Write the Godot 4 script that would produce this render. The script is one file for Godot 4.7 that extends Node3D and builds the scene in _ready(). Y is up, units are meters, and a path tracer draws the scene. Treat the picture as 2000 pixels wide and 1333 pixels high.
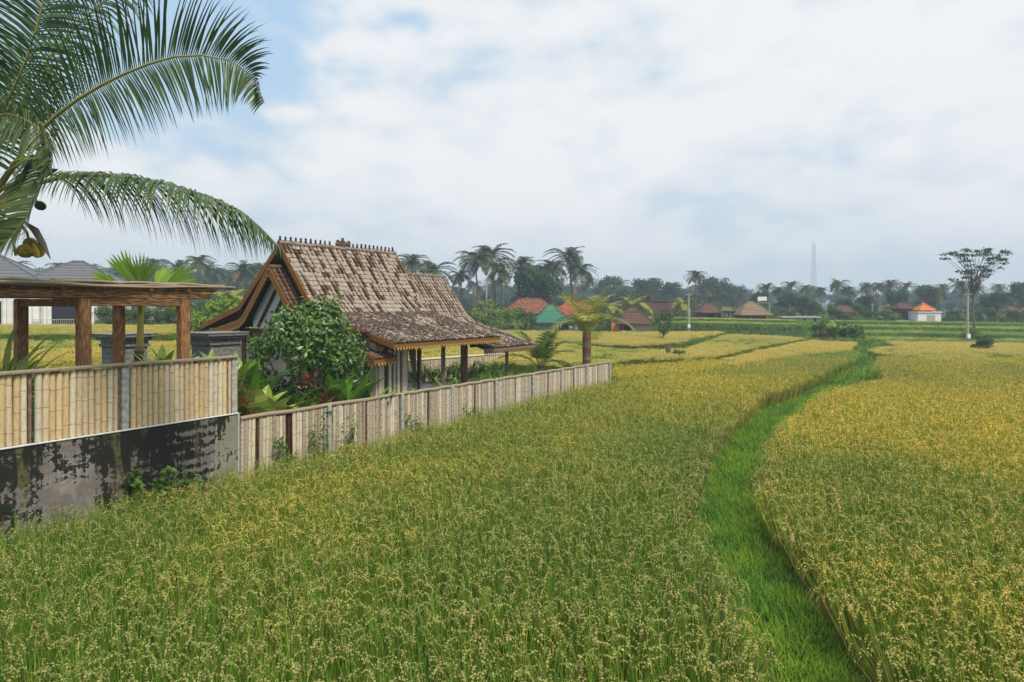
extends Node3D
# A rice field in Bali with a joglo house, bamboo fences, a coconut palm and a village behind. Metres; the lens is level, 24 mm on full frame, dropped a little.

const EYE := 4.1
var rng := RandomNumberGenerator.new()
var used := {}
var M := {}
var tint_noise := FastNoiseLite.new()
var patch_noise := FastNoiseLite.new()

# ---------------------------------------------------------------- mesh helper
class Geo:
	var v := PackedVector3Array()
	var n := PackedVector3Array()
	var c := PackedColorArray()
	var t := PackedVector2Array()
	var col := Color(1, 1, 1)
	func tri(a: Vector3, b: Vector3, d: Vector3) -> void:
		var m := (d - a).cross(b - a).normalized()
		v.append(a); v.append(b); v.append(d)
		n.append(m); n.append(m); n.append(m)
		c.append(col); c.append(col); c.append(col)
		t.append(Vector2.ZERO); t.append(Vector2.ZERO); t.append(Vector2.ZERO)
	func quad(a: Vector3, b: Vector3, d: Vector3, e: Vector3) -> void:
		tri(a, b, d); tri(a, d, e)
	func tri_n(a: Vector3, b: Vector3, d: Vector3, na: Vector3, nb: Vector3, nd: Vector3) -> void:
		var m := (d - a).cross(b - a)
		if m.dot(na + nb + nd) < 0.0:
			v.append(a); v.append(d); v.append(b)
			n.append(na); n.append(nd); n.append(nb)
		else:
			v.append(a); v.append(b); v.append(d)
			n.append(na); n.append(nb); n.append(nd)
		c.append(col); c.append(col); c.append(col)
		t.append(Vector2.ZERO); t.append(Vector2.ZERO); t.append(Vector2.ZERO)
	func quad_uv(a: Vector3, b: Vector3, d: Vector3, e: Vector3, ua: Vector2, ub: Vector2, ud: Vector2, ue: Vector2) -> void:
		var k := t.size()
		quad(a, b, d, e)
		t[k] = ua; t[k + 1] = ub; t[k + 2] = ud; t[k + 3] = ua; t[k + 4] = ud; t[k + 5] = ue
	# a box given by a corner frame: centre, three half axes; chamfered edges when e > 0
	func obox(o: Vector3, x: Vector3, y: Vector3, z: Vector3, e := 0.0) -> void:
		if e > 0.0:
			chamfer(o, x, y, z, e)
			return
		var p := []
		for i in 8:
			p.append(o + x * (1.0 if i & 1 else -1.0) + y * (1.0 if i & 2 else -1.0) + z * (1.0 if i & 4 else -1.0))
		for f in [[0, 1, 3, 2], [5, 4, 6, 7], [4, 0, 2, 6], [1, 5, 7, 3], [2, 3, 7, 6], [4, 5, 1, 0]]:
			face(p[f[0]], p[f[1]], p[f[2]], p[f[3]], o)
	func face(a: Vector3, b: Vector3, d: Vector3, e: Vector3, o: Vector3) -> void:
		var m := (d - a).cross(b - a)
		if m.dot((a + b + d + e) * 0.25 - o) < 0.0:
			quad(a, e, d, b)
		else:
			quad(a, b, d, e)
	func chamfer(o: Vector3, x: Vector3, y: Vector3, z: Vector3, e: float) -> void:
		var ax := [x, y, z]
		var ln := [x.length(), y.length(), z.length()]
		var ins := []
		for i in 3:
			ins.append(ax[i] * maxf(0.1, 1.0 - e / maxf(ln[i], 1e-5)))
		for i in 3:
			var j := (i + 1) % 3
			var k := (i + 2) % 3
			for s in [-1.0, 1.0]:
				var f: Vector3 = o + ax[i] * s
				face(f + ins[j] + ins[k], f + ins[j] - ins[k], f - ins[j] - ins[k], f - ins[j] + ins[k], o)
				for s2 in [-1.0, 1.0]:
					var a: Vector3 = o + ax[i] * s + ins[j] * s2
					var b: Vector3 = o + ins[i] * s + ax[j] * s2
					face(a + ins[k], a - ins[k], b - ins[k], b + ins[k], o)
		for sx in [-1.0, 1.0]:
			for sy in [-1.0, 1.0]:
				for sz in [-1.0, 1.0]:
					var a2: Vector3 = o + ax[0] * sx + ins[1] * sy + ins[2] * sz
					var b2: Vector3 = o + ins[0] * sx + ax[1] * sy + ins[2] * sz
					var d2: Vector3 = o + ins[0] * sx + ins[1] * sy + ax[2] * sz
					if (d2 - a2).cross(b2 - a2).dot((a2 + b2 + d2) / 3.0 - o) < 0.0:
						tri(a2, d2, b2)
					else:
						tri(a2, b2, d2)
	func box(lo: Vector3, hi: Vector3, e := 0.0) -> void:
		var h := (hi - lo) * 0.5
		obox((lo + hi) * 0.5, Vector3(h.x, 0, 0), Vector3(0, h.y, 0), Vector3(0, 0, h.z), e)
	# a square bar between two points
	func bar(a: Vector3, b: Vector3, w: float, h: float, e := 0.0, up := Vector3.UP) -> void:
		var d := (b - a)
		var s := d.cross(up).normalized()
		if s.length() < 0.5:
			s = Vector3.RIGHT
		var u := s.cross(d).normalized()
		obox((a + b) * 0.5, s * w * 0.5, u * h * 0.5, d * 0.5, e)
	# a tube through points with radii
	func tube(p: Array, r: Array, sides := 6, caps := true) -> void:
		var ring := []
		var nor := []
		for i in p.size():
			var d: Vector3 = (p[mini(i + 1, p.size() - 1)] - p[maxi(i - 1, 0)]).normalized()
			var s := d.cross(Vector3.UP if absf(d.y) < 0.9 else Vector3.RIGHT).normalized()
			var u := s.cross(d).normalized()
			var rr := []
			var nn := []
			for k in sides:
				var a := TAU * k / sides
				var o := s * cos(a) + u * sin(a)
				nn.append(o)
				rr.append(p[i] + o * r[i])
			ring.append(rr)
			nor.append(nn)
		for i in p.size() - 1:
			for k in sides:
				var k2 := (k + 1) % sides
				tri_n(ring[i][k], ring[i][k2], ring[i + 1][k2], nor[i][k], nor[i][k2], nor[i + 1][k2])
				tri_n(ring[i][k], ring[i + 1][k2], ring[i + 1][k], nor[i][k], nor[i + 1][k2], nor[i + 1][k])
		if caps:
			for i in [0, p.size() - 1]:
				var d2: Vector3 = (p[0] - p[1]) if i == 0 else (p[i] - p[i - 1])
				d2 = d2.normalized()
				for k in range(1, sides - 1):
					tri_n(ring[i][0], ring[i][k], ring[i][k + 1], d2, d2, d2)
	# a tapering leaf strip: start, direction, side vector, bend added per step
	func strip(p: Vector3, d: Vector3, side: Vector3, length: float, w: float, bend: Vector3, segs := 3, w0 := 0.6, peak := 0.35) -> Vector3:
		var a := p
		var dir := d.normalized()
		var wa := w * w0
		for i in segs:
			var f := float(i + 1) / segs
			var b := a + dir * (length / segs)
			var wb := w * (lerpf(w0, 1.0, f / peak) if f < peak else (1.0 - (f - peak) / (1.0 - peak)) ** 0.8)
			if i == segs - 1:
				tri(a - side * wa, a + side * wa, b)
			else:
				quad(a - side * wa, a + side * wa, b + side * wb, b - side * wb)
			a = b
			wa = wb
			dir = (dir + bend).normalized()
		return a
	func mesh() -> ArrayMesh:
		var arr := []
		arr.resize(Mesh.ARRAY_MAX)
		arr[Mesh.ARRAY_VERTEX] = v
		arr[Mesh.ARRAY_NORMAL] = n
		arr[Mesh.ARRAY_COLOR] = c
		arr[Mesh.ARRAY_TEX_UV] = t
		var m := ArrayMesh.new()
		m.add_surface_from_arrays(Mesh.PRIMITIVE_TRIANGLES, arr)
		return m

# ---------------------------------------------------------------- scene helpers
func numbered(called: String) -> String:
	if not used.has(called):
		used[called] = 0
		return called
	used[called] += 1
	return "%s_%03d" % [called, used[called]]

func tag(o: Node3D, label: String, category := "", group := "", kind := "") -> Node3D:
	if label != "": o.set_meta("label", label)
	if category != "": o.set_meta("category", category)
	if group != "": o.set_meta("group", group)
	if kind != "": o.set_meta("kind", kind)
	return o

func thing(called: String, label: String, category: String, at := Vector3.ZERO, turn := 0.0, group := "") -> Node3D:
	var o := Node3D.new()
	o.name = numbered(called)
	add_child(o)
	o.position = at
	o.rotation.y = turn
	tag(o, label, category, group)
	return o

func part(called: String, m: Mesh, mat: Material, parent: Node3D, at := Transform3D.IDENTITY) -> MeshInstance3D:
	var o := MeshInstance3D.new()
	o.name = numbered(called) if parent == self else called
	o.mesh = m
	o.material_override = mat
	parent.add_child(o, true)
	o.transform = at
	return o

func dup(root: Node3D, at: Vector3, turn: float, size: float, label: String, group: String) -> Node3D:
	var r: Node3D = root.duplicate()
	r.name = numbered(str(root.name).trim_suffix("_proto"))
	add_child(r)
	r.position = at
	r.rotation.y = turn
	r.scale = Vector3.ONE * size
	tag(r, label, "", group)
	return r

func lin(r: float, g: float, b: float) -> Color:
	return Color(r, g, b).linear_to_srgb()

func mat(c: Color, rough := 0.8, spec := 0.4) -> StandardMaterial3D:
	var m := StandardMaterial3D.new()
	m.albedo_color = c
	m.roughness = rough
	m.metallic_specular = spec
	return m

func leaf_mat(rough := 0.55, through := 0.55, spec := 0.4) -> StandardMaterial3D:
	var m := mat(Color.WHITE, rough, spec)
	m.vertex_color_use_as_albedo = true
	m.cull_mode = BaseMaterial3D.CULL_DISABLED
	m.backlight_enabled = true
	m.backlight = lin(through, through, through)
	return m

func noise_tex(freq: float, ramp: Array, size := 512, octaves := 5, seed_ := 1, kind := FastNoiseLite.TYPE_SIMPLEX) -> NoiseTexture2D:
	var f := FastNoiseLite.new()
	f.noise_type = kind
	f.frequency = freq
	f.fractal_octaves = octaves
	f.seed = seed_
	var g := Gradient.new()
	g.offsets = PackedFloat32Array(ramp.map(func(e): return e[0]))
	g.colors = PackedColorArray(ramp.map(func(e): return e[1]))
	var t := NoiseTexture2D.new()
	t.width = size
	t.height = size
	t.seamless = true
	t.noise = f
	t.color_ramp = g
	return t

func tri_mat(t: Texture2D, scale: Vector3, rough := 0.85, world := true, bump: Texture2D = null, height := 0.0) -> StandardMaterial3D:
	var m := mat(Color.WHITE, rough, 0.3)
	m.albedo_texture = t
	m.uv1_triplanar = true
	m.uv1_world_triplanar = world
	m.uv1_scale = scale
	if bump:
		m.heightmap_enabled = true
		m.heightmap_texture = bump
		m.heightmap_scale = height
	return m

# bearing in the photograph's columns and a distance ahead give a place on the ground
func spot(column: float, dist: float, lift := 0.0) -> Vector3:
	var x := (column - 1000.0) / 1333.0 * dist
	return Vector3(x, ground_at(x, dist) + lift, -dist)

func sight(column: float, row: float, dist: float) -> Vector3:
	return Vector3((column - 1000.0) / 1333.0 * dist, EYE - (row - 597.0) / 1333.0 * dist, -dist)

# the property's own axes: u along the ridge and the fences, v across towards the field
const PO := Vector3(-7.33, 0, -21.5)
const PU := Vector3(0.539, 0, -0.842)
const PV := Vector3(0.842, 0, 0.539)
func lot(u: float, v: float, y: float) -> Vector3:
	return PO + PU * u + PV * v + Vector3(0, y, 0)

func ss(a: float, b: float, x: float) -> float:
	return smoothstep(a, b, x)

func table(x: float, xs: Array, ys: Array) -> float:
	if x <= xs[0]: return ys[0]
	for i in range(1, xs.size()):
		if x <= xs[i]:
			return lerpf(ys[i - 1], ys[i], (x - xs[i - 1]) / (xs[i] - xs[i - 1]))
	return ys[-1]

# height of the soil; z counts ahead
func ground_at(x: float, z: float) -> float:
	var s := x / maxf(z, 8.0)
	var b := table(s, [-0.8, -0.3, -0.1, 0.1, 0.3, 0.5, 0.75], [1.05, 1.0, 0.5, 0.3, 0.1, -0.25, -0.6])
	var w := clampf((s - 0.1) / 0.2, 0.0, 1.0)
	var h := b * lerpf(ss(16, 34, z), ss(15, 90, z), w)
	var k := 1.0 - ss(118, 150, z)
	h += 0.45 * ss(44, 45, z) * (1.0 - ss(-0.3, -0.2, s))
	var r := ss(0.42, 0.45, s)
	var c := ss(0.17, 0.19, s) * (1.0 - r)
	h += r * (0.3 * ss(70, 71, z) + 0.35 * ss(80, 81, z) + 0.4 * ss(91, 92, z) + 0.4 * ss(102, 103, z) + 0.4 * ss(112, 113, z))
	h += c * (1.25 * ss(86, 87.5, z) + 0.3 * ss(97, 98, z))
	return lerpf(1.7, h, k) + 4.0 * ss(220, 700, z)

func inside(p: Vector2, poly: PackedVector2Array) -> bool:
	return Geometry2D.is_point_in_polygon(p, poly)

# ---------------------------------------------------------------- camera, sky, sun
func _ready() -> void:
	rng.seed = 11
	tint_noise.seed = 5
	tint_noise.frequency = 0.35
	tint_noise.fractal_octaves = 3
	patch_noise.seed = 9
	patch_noise.frequency = 0.06
	patch_noise.fractal_octaves = 3
	camera_and_light()
	materials()
	build_ground()
	build_fields()
	build_lot()
	build_house()
	build_pergola()
	build_garden()
	build_coconut()
	build_village()
	build_trees()

func camera_and_light() -> void:
	var cam := Camera3D.new()
	cam.name = "camera"
	add_child(cam)
	cam.position = Vector3(0, EYE, 0)
	cam.near = 0.1
	cam.far = 3000.0
	cam.projection = Camera3D.PROJECTION_FRUSTUM
	cam.size = 0.1
	cam.frustum_offset = Vector2(0, -0.1 * 69.5 / 1333.0)
	cam.current = true
	var env := Environment.new()
	env.background_mode = Environment.BG_SKY
	env.tonemap_mode = Environment.TONE_MAPPER_LINEAR
	env.tonemap_exposure = 1.55
	env.background_energy_multiplier = 0.64
	env.sdfgi_enabled = true
	env.ssao_enabled = true
	env.ssil_enabled = true
	env.fog_enabled = true
	env.fog_density = 0.0011
	env.fog_light_color = Color(0.80, 0.88, 0.96)
	var sky := Sky.new()
	var pano := PanoramaSkyMaterial.new()
	pano.panorama = sky_picture()
	sky.sky_material = pano
	env.sky = sky
	var we := WorldEnvironment.new()
	we.name = "environment"
	we.environment = env
	add_child(we)
	var sun := DirectionalLight3D.new()
	sun.name = "sun"
	sun.light_energy = 0.9
	sun.light_color = Color(1.0, 0.96, 0.88)
	sun.light_angular_distance = 12.0
	sun.shadow_enabled = true
	add_child(sun)
	sun.look_at_from_position(Vector3(18, 40, 22), Vector3.ZERO)

func sky_picture() -> ImageTexture:
	var w := 2048
	var h := 1024
	var im := Image.create(w, h, false, Image.FORMAT_RGB8)
	var a := FastNoiseLite.new()
	a.seed = 21; a.frequency = 1.0; a.fractal_octaves = 6; a.fractal_gain = 0.5
	var b := FastNoiseLite.new()
	b.seed = 4; b.frequency = 2.6; b.fractal_octaves = 5
	# wide clear gaps and thick banks: azimuth (degrees, right positive), elevation, width, height, amount
	var shapes := [[-16, 20, 9, 6, -1.25], [-21, 12.5, 5, 4, -0.8], [4, 23.5, 5, 4, -1.1], [-12, 12.5, 2.4, 3.4, -0.75], [5, 9, 6, 2.4, -0.6], [18, 8, 7, 2.4, -0.5], [-3.5, 15.5, 1.6, 1.4, -0.5], [30, 6, 8, 2.5, -0.45], [-36, 23, 8, 4, -0.5], [48, 32, 12, 6, -0.6], [-70, 20, 14, 8, -0.8], [95, 22, 14, 7, -0.8], [-120, 24, 16, 8, -0.8], [150, 20, 15, 8, -0.8], [5, 50, 20, 9, -0.7],
		[-4.5, 21.2, 4.0, 2.4, 1.1], [-6, 17.6, 1.7, 1.5, 1.0], [0, 14, 8, 3.5, 0.45], [13, 21, 7, 4, 0.5], [22, 15, 13, 5, 0.5], [-28, 11.5, 6, 3, 0.6], [-8, 8, 9, 2.5, 0.3], [23, 2.4, 3, 1.2, 0.35]]
	for y in h:
		var el := (0.5 - (y + 0.5) / h) * PI
		if el < -0.02:
			im.fill_rect(Rect2i(0, y, w, h - y), Color(0.66, 0.70, 0.70))
			break
		var se := sin(el)
		var ce := cos(el)
		var eld := rad_to_deg(el)
		for x in w:
			var az := ((x + 0.5) / w - 0.5) * TAU
			var azd := rad_to_deg(az)
			var d := Vector3(sin(az) * ce, se, -cos(az) * ce)
			var q := d / (maxf(se, 0.0) + 0.28)
			var n := a.get_noise_3d(q.x * 0.62 + 3.0, d.y * 1.2, q.z * 0.62)
			var m := b.get_noise_3d(d.x * 3.0, d.y * 6.0, d.z * 3.0)
			var cover := 0.92 + n * 0.85 + m * 0.24
			for s in shapes:
				var dx: float = (azd - s[0]) / s[2]
				if absf(dx) < 2.5:
					var dy: float = (eld - s[1]) / s[3]
					if absf(dy) < 2.5:
						cover += s[4] * exp(-dx * dx - dy * dy)
			var k := smoothstep(0.28, 0.85, cover + m * 0.35)
			var blue := Color(0.69, 0.825, 0.95).lerp(Color(0.81, 0.885, 0.95), clampf(1.0 - se * 2.2, 0.0, 1.0))
			var thick := clampf(0.62 + m * 0.7 + n * 0.9 + (cover - 1.0) * 0.35, 0.0, 1.0)
			var cloud := Color(0.865, 0.905, 0.942).lerp(Color(0.972, 0.98, 0.988), thick)
			var c := blue.lerp(cloud, k)
			var low := 1.0 - smoothstep(0.0, 0.19, se)
			c = c.lerp(Color(0.875, 0.91, 0.94), low * 0.7)
			im.set_pixel(x, y, c)
	return ImageTexture.create_from_image(im)

func materials() -> void:
	M.leaf = leaf_mat(0.5, 0.5)
	M.rice = leaf_mat(0.65, 0.4, 0.3)
	M.gloss_leaf = leaf_mat(0.36, 0.4, 0.5)
	M.far_leaf = leaf_mat(0.8, 0.35, 0.2)
	M.tint = mat(Color.WHITE, 0.8, 0.35)
	M.tint.vertex_color_use_as_albedo = true
	var g1 := noise_tex(0.02, [[0.0, lin(0.03, 0.035, 0.012)], [0.5, lin(0.05, 0.07, 0.018)], [1.0, lin(0.09, 0.08, 0.035)]], 512, 6, 3)
	M.ground = tri_mat(g1, Vector3.ONE * 0.25, 0.95)
	M.lawn = tri_mat(noise_tex(0.03, [[0.0, lin(0.03, 0.06, 0.01)], [1.0, lin(0.07, 0.11, 0.02)]], 256, 5, 8), Vector3.ONE * 0.5, 0.95)
	var wood_t := noise_tex(0.012, [[0.0, lin(0.06, 0.027, 0.012)], [0.35, lin(0.18, 0.085, 0.034)], [0.65, lin(0.30, 0.155, 0.065)], [1.0, lin(0.42, 0.28, 0.16)]], 512, 6, 14)
	M.post = tri_mat(wood_t, Vector3(4, 0.5, 4), 0.75, false)
	M.beam = tri_mat(wood_t, Vector3(4, 4, 0.5), 0.75, false)
	M.dark_wood = tri_mat(noise_tex(0.02, [[0.0, lin(0.025, 0.011, 0.006)], [1.0, lin(0.09, 0.04, 0.02)]], 256, 5, 17), Vector3(6, 1, 6), 0.7, false)
	M.orange_wood = tri_mat(noise_tex(0.02, [[0.0, lin(0.09, 0.035, 0.010)], [0.5, lin(0.20, 0.085, 0.02)], [1.0, lin(0.32, 0.16, 0.045)]], 256, 5, 18), Vector3(5, 5, 5), 0.6, false)
	M.trim = tri_mat(noise_tex(0.03, [[0.0, lin(0.24, 0.14, 0.03)], [1.0, lin(0.48, 0.34, 0.12)]], 128, 4, 21), Vector3(5, 5, 5), 0.7, false)
	M.grey_wood = tri_mat(noise_tex(0.02, [[0.0, lin(0.12, 0.09, 0.06)], [0.5, lin(0.27, 0.22, 0.15)], [1.0, lin(0.42, 0.37, 0.29)]], 256, 5, 19), Vector3(7, 7, 7), 0.85, false)
	M.column = tri_mat(noise_tex(0.02, [[0.0, lin(0.08, 0.045, 0.025)], [0.6, lin(0.20, 0.13, 0.085)], [1.0, lin(0.33, 0.25, 0.18)]], 256, 5, 20), Vector3(8, 1, 8), 0.8, false)
	M.bamboo = []
	for i in 6:
		var c: Array = [[0.56, 0.47, 0.31], [0.52, 0.42, 0.27], [0.60, 0.53, 0.40], [0.60, 0.48, 0.29], [0.54, 0.48, 0.37], [0.55, 0.42, 0.23]][i]
		var t := noise_tex(0.03, [[0.0, lin(c[0] * 0.55, c[1] * 0.5, c[2] * 0.45)], [0.3, lin(c[0] * 0.9, c[1] * 0.88, c[2] * 0.85)], [1.0, lin(c[0] * 1.12, c[1] * 1.12, c[2] * 1.15)]], 256, 5, 40 + i)
		var m := tri_mat(t, Vector3(4, 0.6, 4), 0.55, true)
		m.vertex_color_use_as_albedo = true
		M.bamboo.append(m)
	M.old_bamboo = []
	for i in 4:
		var c2: Array = [[0.44, 0.37, 0.27], [0.48, 0.42, 0.32], [0.38, 0.31, 0.22], [0.50, 0.45, 0.37]][i]
		var t2 := noise_tex(0.035, [[0.0, lin(c2[0] * 0.3, c2[1] * 0.28, c2[2] * 0.25)], [0.42, lin(c2[0] * 0.8, c2[1] * 0.8, c2[2] * 0.8)], [1.0, lin(c2[0] * 1.2, c2[1] * 1.2, c2[2] * 1.2)]], 256, 5, 50 + i)
		var m2 := tri_mat(t2, Vector3(5, 1.1, 5), 0.7, true)
		m2.vertex_color_use_as_albedo = true
		M.old_bamboo.append(m2)
	var con := noise_tex(0.02, [[0.0, lin(0.17, 0.165, 0.14)], [0.5, lin(0.34, 0.335, 0.30)], [1.0, lin(0.48, 0.47, 0.43)]], 256, 6, 60)
	M.concrete = tri_mat(con, Vector3.ONE * 1.3, 0.9)
	M.stone = tri_mat(noise_tex(0.03, [[0.0, lin(0.05, 0.05, 0.05)], [0.5, lin(0.17, 0.172, 0.17)], [1.0, lin(0.32, 0.32, 0.31)]], 256, 6, 61), Vector3(1.5, 1.0, 1.5), 0.9)
	M.white_trim = tri_mat(noise_tex(0.03, [[0.0, lin(0.45, 0.46, 0.45)], [1.0, lin(0.75, 0.76, 0.75)]], 128, 4, 62), Vector3.ONE * 2, 0.7)
	M.plaster = tri_mat(noise_tex(0.015, [[0.0, lin(0.44, 0.38, 0.28)], [1.0, lin(0.62, 0.56, 0.45)]], 256, 5, 63), Vector3.ONE * 0.6, 0.9)
	M.panel = tri_mat(noise_tex(0.02, [[0.0, lin(0.36, 0.38, 0.37)], [1.0, lin(0.52, 0.54, 0.53)]], 256, 5, 64), Vector3.ONE, 0.85)
	M.white = tri_mat(noise_tex(0.012, [[0.0, lin(0.60, 0.61, 0.60)], [1.0, lin(0.78, 0.79, 0.78)]], 256, 5, 65), Vector3.ONE * 0.4, 0.8)
	M.glass = mat(Color(0.02, 0.025, 0.03), 0.08, 0.6)
	M.curtain = tri_mat(noise_tex(0.05, [[0.0, lin(0.10, 0.09, 0.055)], [1.0, lin(0.20, 0.17, 0.11)]], 128, 4, 66), Vector3.ONE * 4, 0.95)
	M.slate = tri_mat(noise_tex(0.03, [[0.0, lin(0.09, 0.095, 0.11)], [1.0, lin(0.17, 0.175, 0.19)]], 256, 5, 67), Vector3.ONE, 0.6)
	M.clay = tri_mat(noise_tex(0.04, [[0.0, lin(0.06, 0.025, 0.018)], [0.45, lin(0.14, 0.048, 0.03)], [0.68, lin(0.25, 0.085, 0.045)], [1.0, lin(0.42, 0.24, 0.15)]], 256, 6, 68), Vector3.ONE * 0.2, 0.85)
	M.old_clay = tri_mat(noise_tex(0.04, [[0.0, lin(0.035, 0.02, 0.016)], [0.5, lin(0.10, 0.05, 0.038)], [1.0, lin(0.24, 0.15, 0.11)]], 256, 6, 69), Vector3.ONE * 0.5, 0.9)
	M.red_clay = tri_mat(noise_tex(0.04, [[0.0, lin(0.12, 0.025, 0.02)], [0.5, lin(0.36, 0.055, 0.04)], [1.0, lin(0.5, 0.2, 0.12)]], 256, 5, 70), Vector3.ONE * 0.6, 0.8)
	M.orange_clay = tri_mat(noise_tex(0.04, [[0.0, lin(0.42, 0.13, 0.025)], [1.0, lin(0.66, 0.24, 0.05)]], 128, 5, 71), Vector3.ONE, 0.8)
	M.green_roof = tri_mat(noise_tex(0.03, [[0.0, lin(0.022, 0.10, 0.065)], [1.0, lin(0.055, 0.20, 0.13)]], 256, 5, 72), Vector3.ONE * 0.6, 0.6)
	M.thatch = tri_mat(noise_tex(0.03, [[0.0, lin(0.07, 0.05, 0.032)], [0.5, lin(0.19, 0.145, 0.09)], [1.0, lin(0.33, 0.27, 0.18)]], 256, 6, 73), Vector3(3, 0.8, 3), 1.0, true)
	M.brick = tri_mat(noise_tex(0.03, [[0.0, lin(0.06, 0.03, 0.025)], [1.0, lin(0.19, 0.10, 0.075)]], 256, 5, 74), Vector3.ONE * 0.5, 0.9)
	M.zinc = tri_mat(noise_tex(0.03, [[0.0, lin(0.26, 0.25, 0.24)], [1.0, lin(0.55, 0.55, 0.53)]], 256, 5, 75), Vector3(2, 0.4, 2), 0.6)
	M.block = tri_mat(noise_tex(0.03, [[0.0, lin(0.25, 0.24, 0.21)], [1.0, lin(0.42, 0.41, 0.37)]], 256, 5, 76), Vector3.ONE * 0.5, 0.9)
	M.dark = mat(lin(0.012, 0.011, 0.010), 0.9, 0.2)
	M.steel = mat(lin(0.42, 0.42, 0.43), 0.5)
	M.orange = mat(lin(0.62, 0.12, 0.03), 0.6)
	M.bark = tri_mat(noise_tex(0.04, [[0.0, lin(0.05, 0.04, 0.03)], [0.5, lin(0.13, 0.11, 0.085)], [1.0, lin(0.26, 0.23, 0.18)]], 256, 6, 77), Vector3(2, 0.7, 2), 0.95, false)
	M.nut = tri_mat(noise_tex(0.03, [[0.0, lin(0.14, 0.12, 0.015)], [0.6, lin(0.34, 0.25, 0.03)], [1.0, lin(0.46, 0.34, 0.06)]], 128, 5, 78), Vector3.ONE * 3, 0.4, false)
	# roof tiles: pale lichen, half worn, brown clay, dark moss
	M.tiles = []
	for r in [[[0.0, 0.09, 0.06, 0.042], [0.32, 0.20, 0.165, 0.13], [0.55, 0.31, 0.275, 0.235], [1.0, 0.43, 0.40, 0.36]], [[0.0, 0.05, 0.03, 0.02], [0.42, 0.13, 0.09, 0.065], [0.62, 0.27, 0.235, 0.195], [1.0, 0.40, 0.36, 0.32]], [[0.0, 0.045, 0.027, 0.018], [0.55, 0.115, 0.07, 0.045], [0.8, 0.20, 0.14, 0.10], [1.0, 0.40, 0.36, 0.31]], [[0.0, 0.028, 0.018, 0.012], [0.5, 0.06, 0.036, 0.024], [0.66, 0.11, 0.078, 0.058], [0.75, 0.32, 0.295, 0.27], [1.0, 0.44, 0.41, 0.38]]]:
		var ramp := []
		for e in r:
			ramp.append([e[0], lin(e[1], e[2], e[3])])
		var tm := tri_mat(noise_tex(0.022, ramp, 512, 5, 80 + M.tiles.size()), Vector3.ONE * 0.85, 0.95)
		tm.vertex_color_use_as_albedo = true
		M.tiles.append(tm)
	M.old_wall = mat(Color.WHITE, 0.95, 0.25)
	M.old_wall.albedo_texture = wall_picture()

# the weathered render of the retaining wall: plaster, black mould, streaks, patches that follow the courses
func wall_picture() -> ImageTexture:
	var w := 1400
	var h := 340
	var im := Image.create(w, h, false, Image.FORMAT_RGB8)
	var a := FastNoiseLite.new()
	a.seed = 31; a.frequency = 0.012; a.fractal_octaves = 6
	var b := FastNoiseLite.new()
	b.seed = 32; b.frequency = 0.05; b.fractal_octaves = 4
	var fine := FastNoiseLite.new()
	fine.seed = 33
	fine.frequency = 0.13
	fine.fractal_octaves = 3
	for x in w:
		var u := -14.0 + 8.6 * x / w
		var heavy := table(u, [-9.7, -9.2, -8.9, -8.3, -8.1, -7.0, -6.7, -6.2, -5.9, -5.4], [0.44, 0.38, 0.04, 0.02, 0.5, 0.66, 0.52, 0.36, 0.12, 0.04])
		var drip := a.get_noise_2d(x * 3.2, 7.0) * 0.5 + b.get_noise_2d(x * 2.0, 90.0) * 0.35
		for y in h:
			var f := float(y) / h
			var n := a.get_noise_2d(x * 0.9, y * 0.8)
			var m := b.get_noise_2d(x * 1.0, y * 1.0)
			var course := absf(fposmod(f * 11.0 + n * 0.5, 1.0) - 0.5) * 2.0
			var k := heavy + n * 0.8 + m * 0.5 + fine.get_noise_2d(x, y) * 0.28 + (0.42 - f * 1.25) * 0.75 + drip * (1.0 - f) * 0.9
			if u > -6.75 and u < -5.95:
				k += 0.35 - course * 0.75
			elif u > -9.0 and u < -8.2:
				k += maxf(0.0, 0.25 - course) * 0.9 - 0.1
			var base := lin(0.155, 0.135, 0.122).lerp(lin(0.27, 0.25, 0.235), clampf(0.5 + n * 1.4 + m * 0.5, 0, 1))
			if u > -5.95:
				base = base.lerp(lin(0.24, 0.26, 0.17), 0.5)
			var c := base.lerp(lin(0.017, 0.018, 0.014), smoothstep(0.12, 0.42, k) * 0.97)
			var alga := smoothstep(0.2, 0.45, a.get_noise_2d(x * 1.5 + 400.0, y * 0.25) + (heavy - 0.4) * 0.5)
			c = c.lerp(lin(0.13, 0.12, 0.045), alga * clampf(0.45 + m * 0.9 + n * 0.6, 0.0, 0.8))
			im.set_pixel(x, y, c)
	return ImageTexture.create_from_image(im)

# ---------------------------------------------------------------- ground and fields
func build_ground() -> void:
	var xs := []
	var zs := []
	var x := -600.0
	while x <= 600.0:
		xs.append(x)
		x += 1.5 if absf(x) < 90.0 else (6.0 if absf(x) < 200 else 100.0)
	var z := -40.0
	while z <= 640.0:
		zs.append(z)
		z += 1.0 if z < 120.0 else (6.0 if z < 240.0 else 80.0)
	var g := Geo.new()
	var hs := []
	for zz in zs:
		var row := PackedFloat32Array()
		for xx in xs:
			row.append(ground_at(xx, zz))
		hs.append(row)
	for j in zs.size() - 1:
		for i in xs.size() - 1:
			if j > 0 and absf(xs[i]) > zs[j + 1] * 1.4 + 60.0 and zs[j] < 200:
				if i % 4: pass
			g.quad(Vector3(xs[i], hs[j][i], -zs[j]), Vector3(xs[i], hs[j + 1][i], -zs[j + 1]), Vector3(xs[i + 1], hs[j + 1][i + 1], -zs[j + 1]), Vector3(xs[i + 1], hs[j][i + 1], -zs[j]))
	tag(part("ground", g.mesh(), M.ground, self), "", "", "", "structure")

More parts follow.
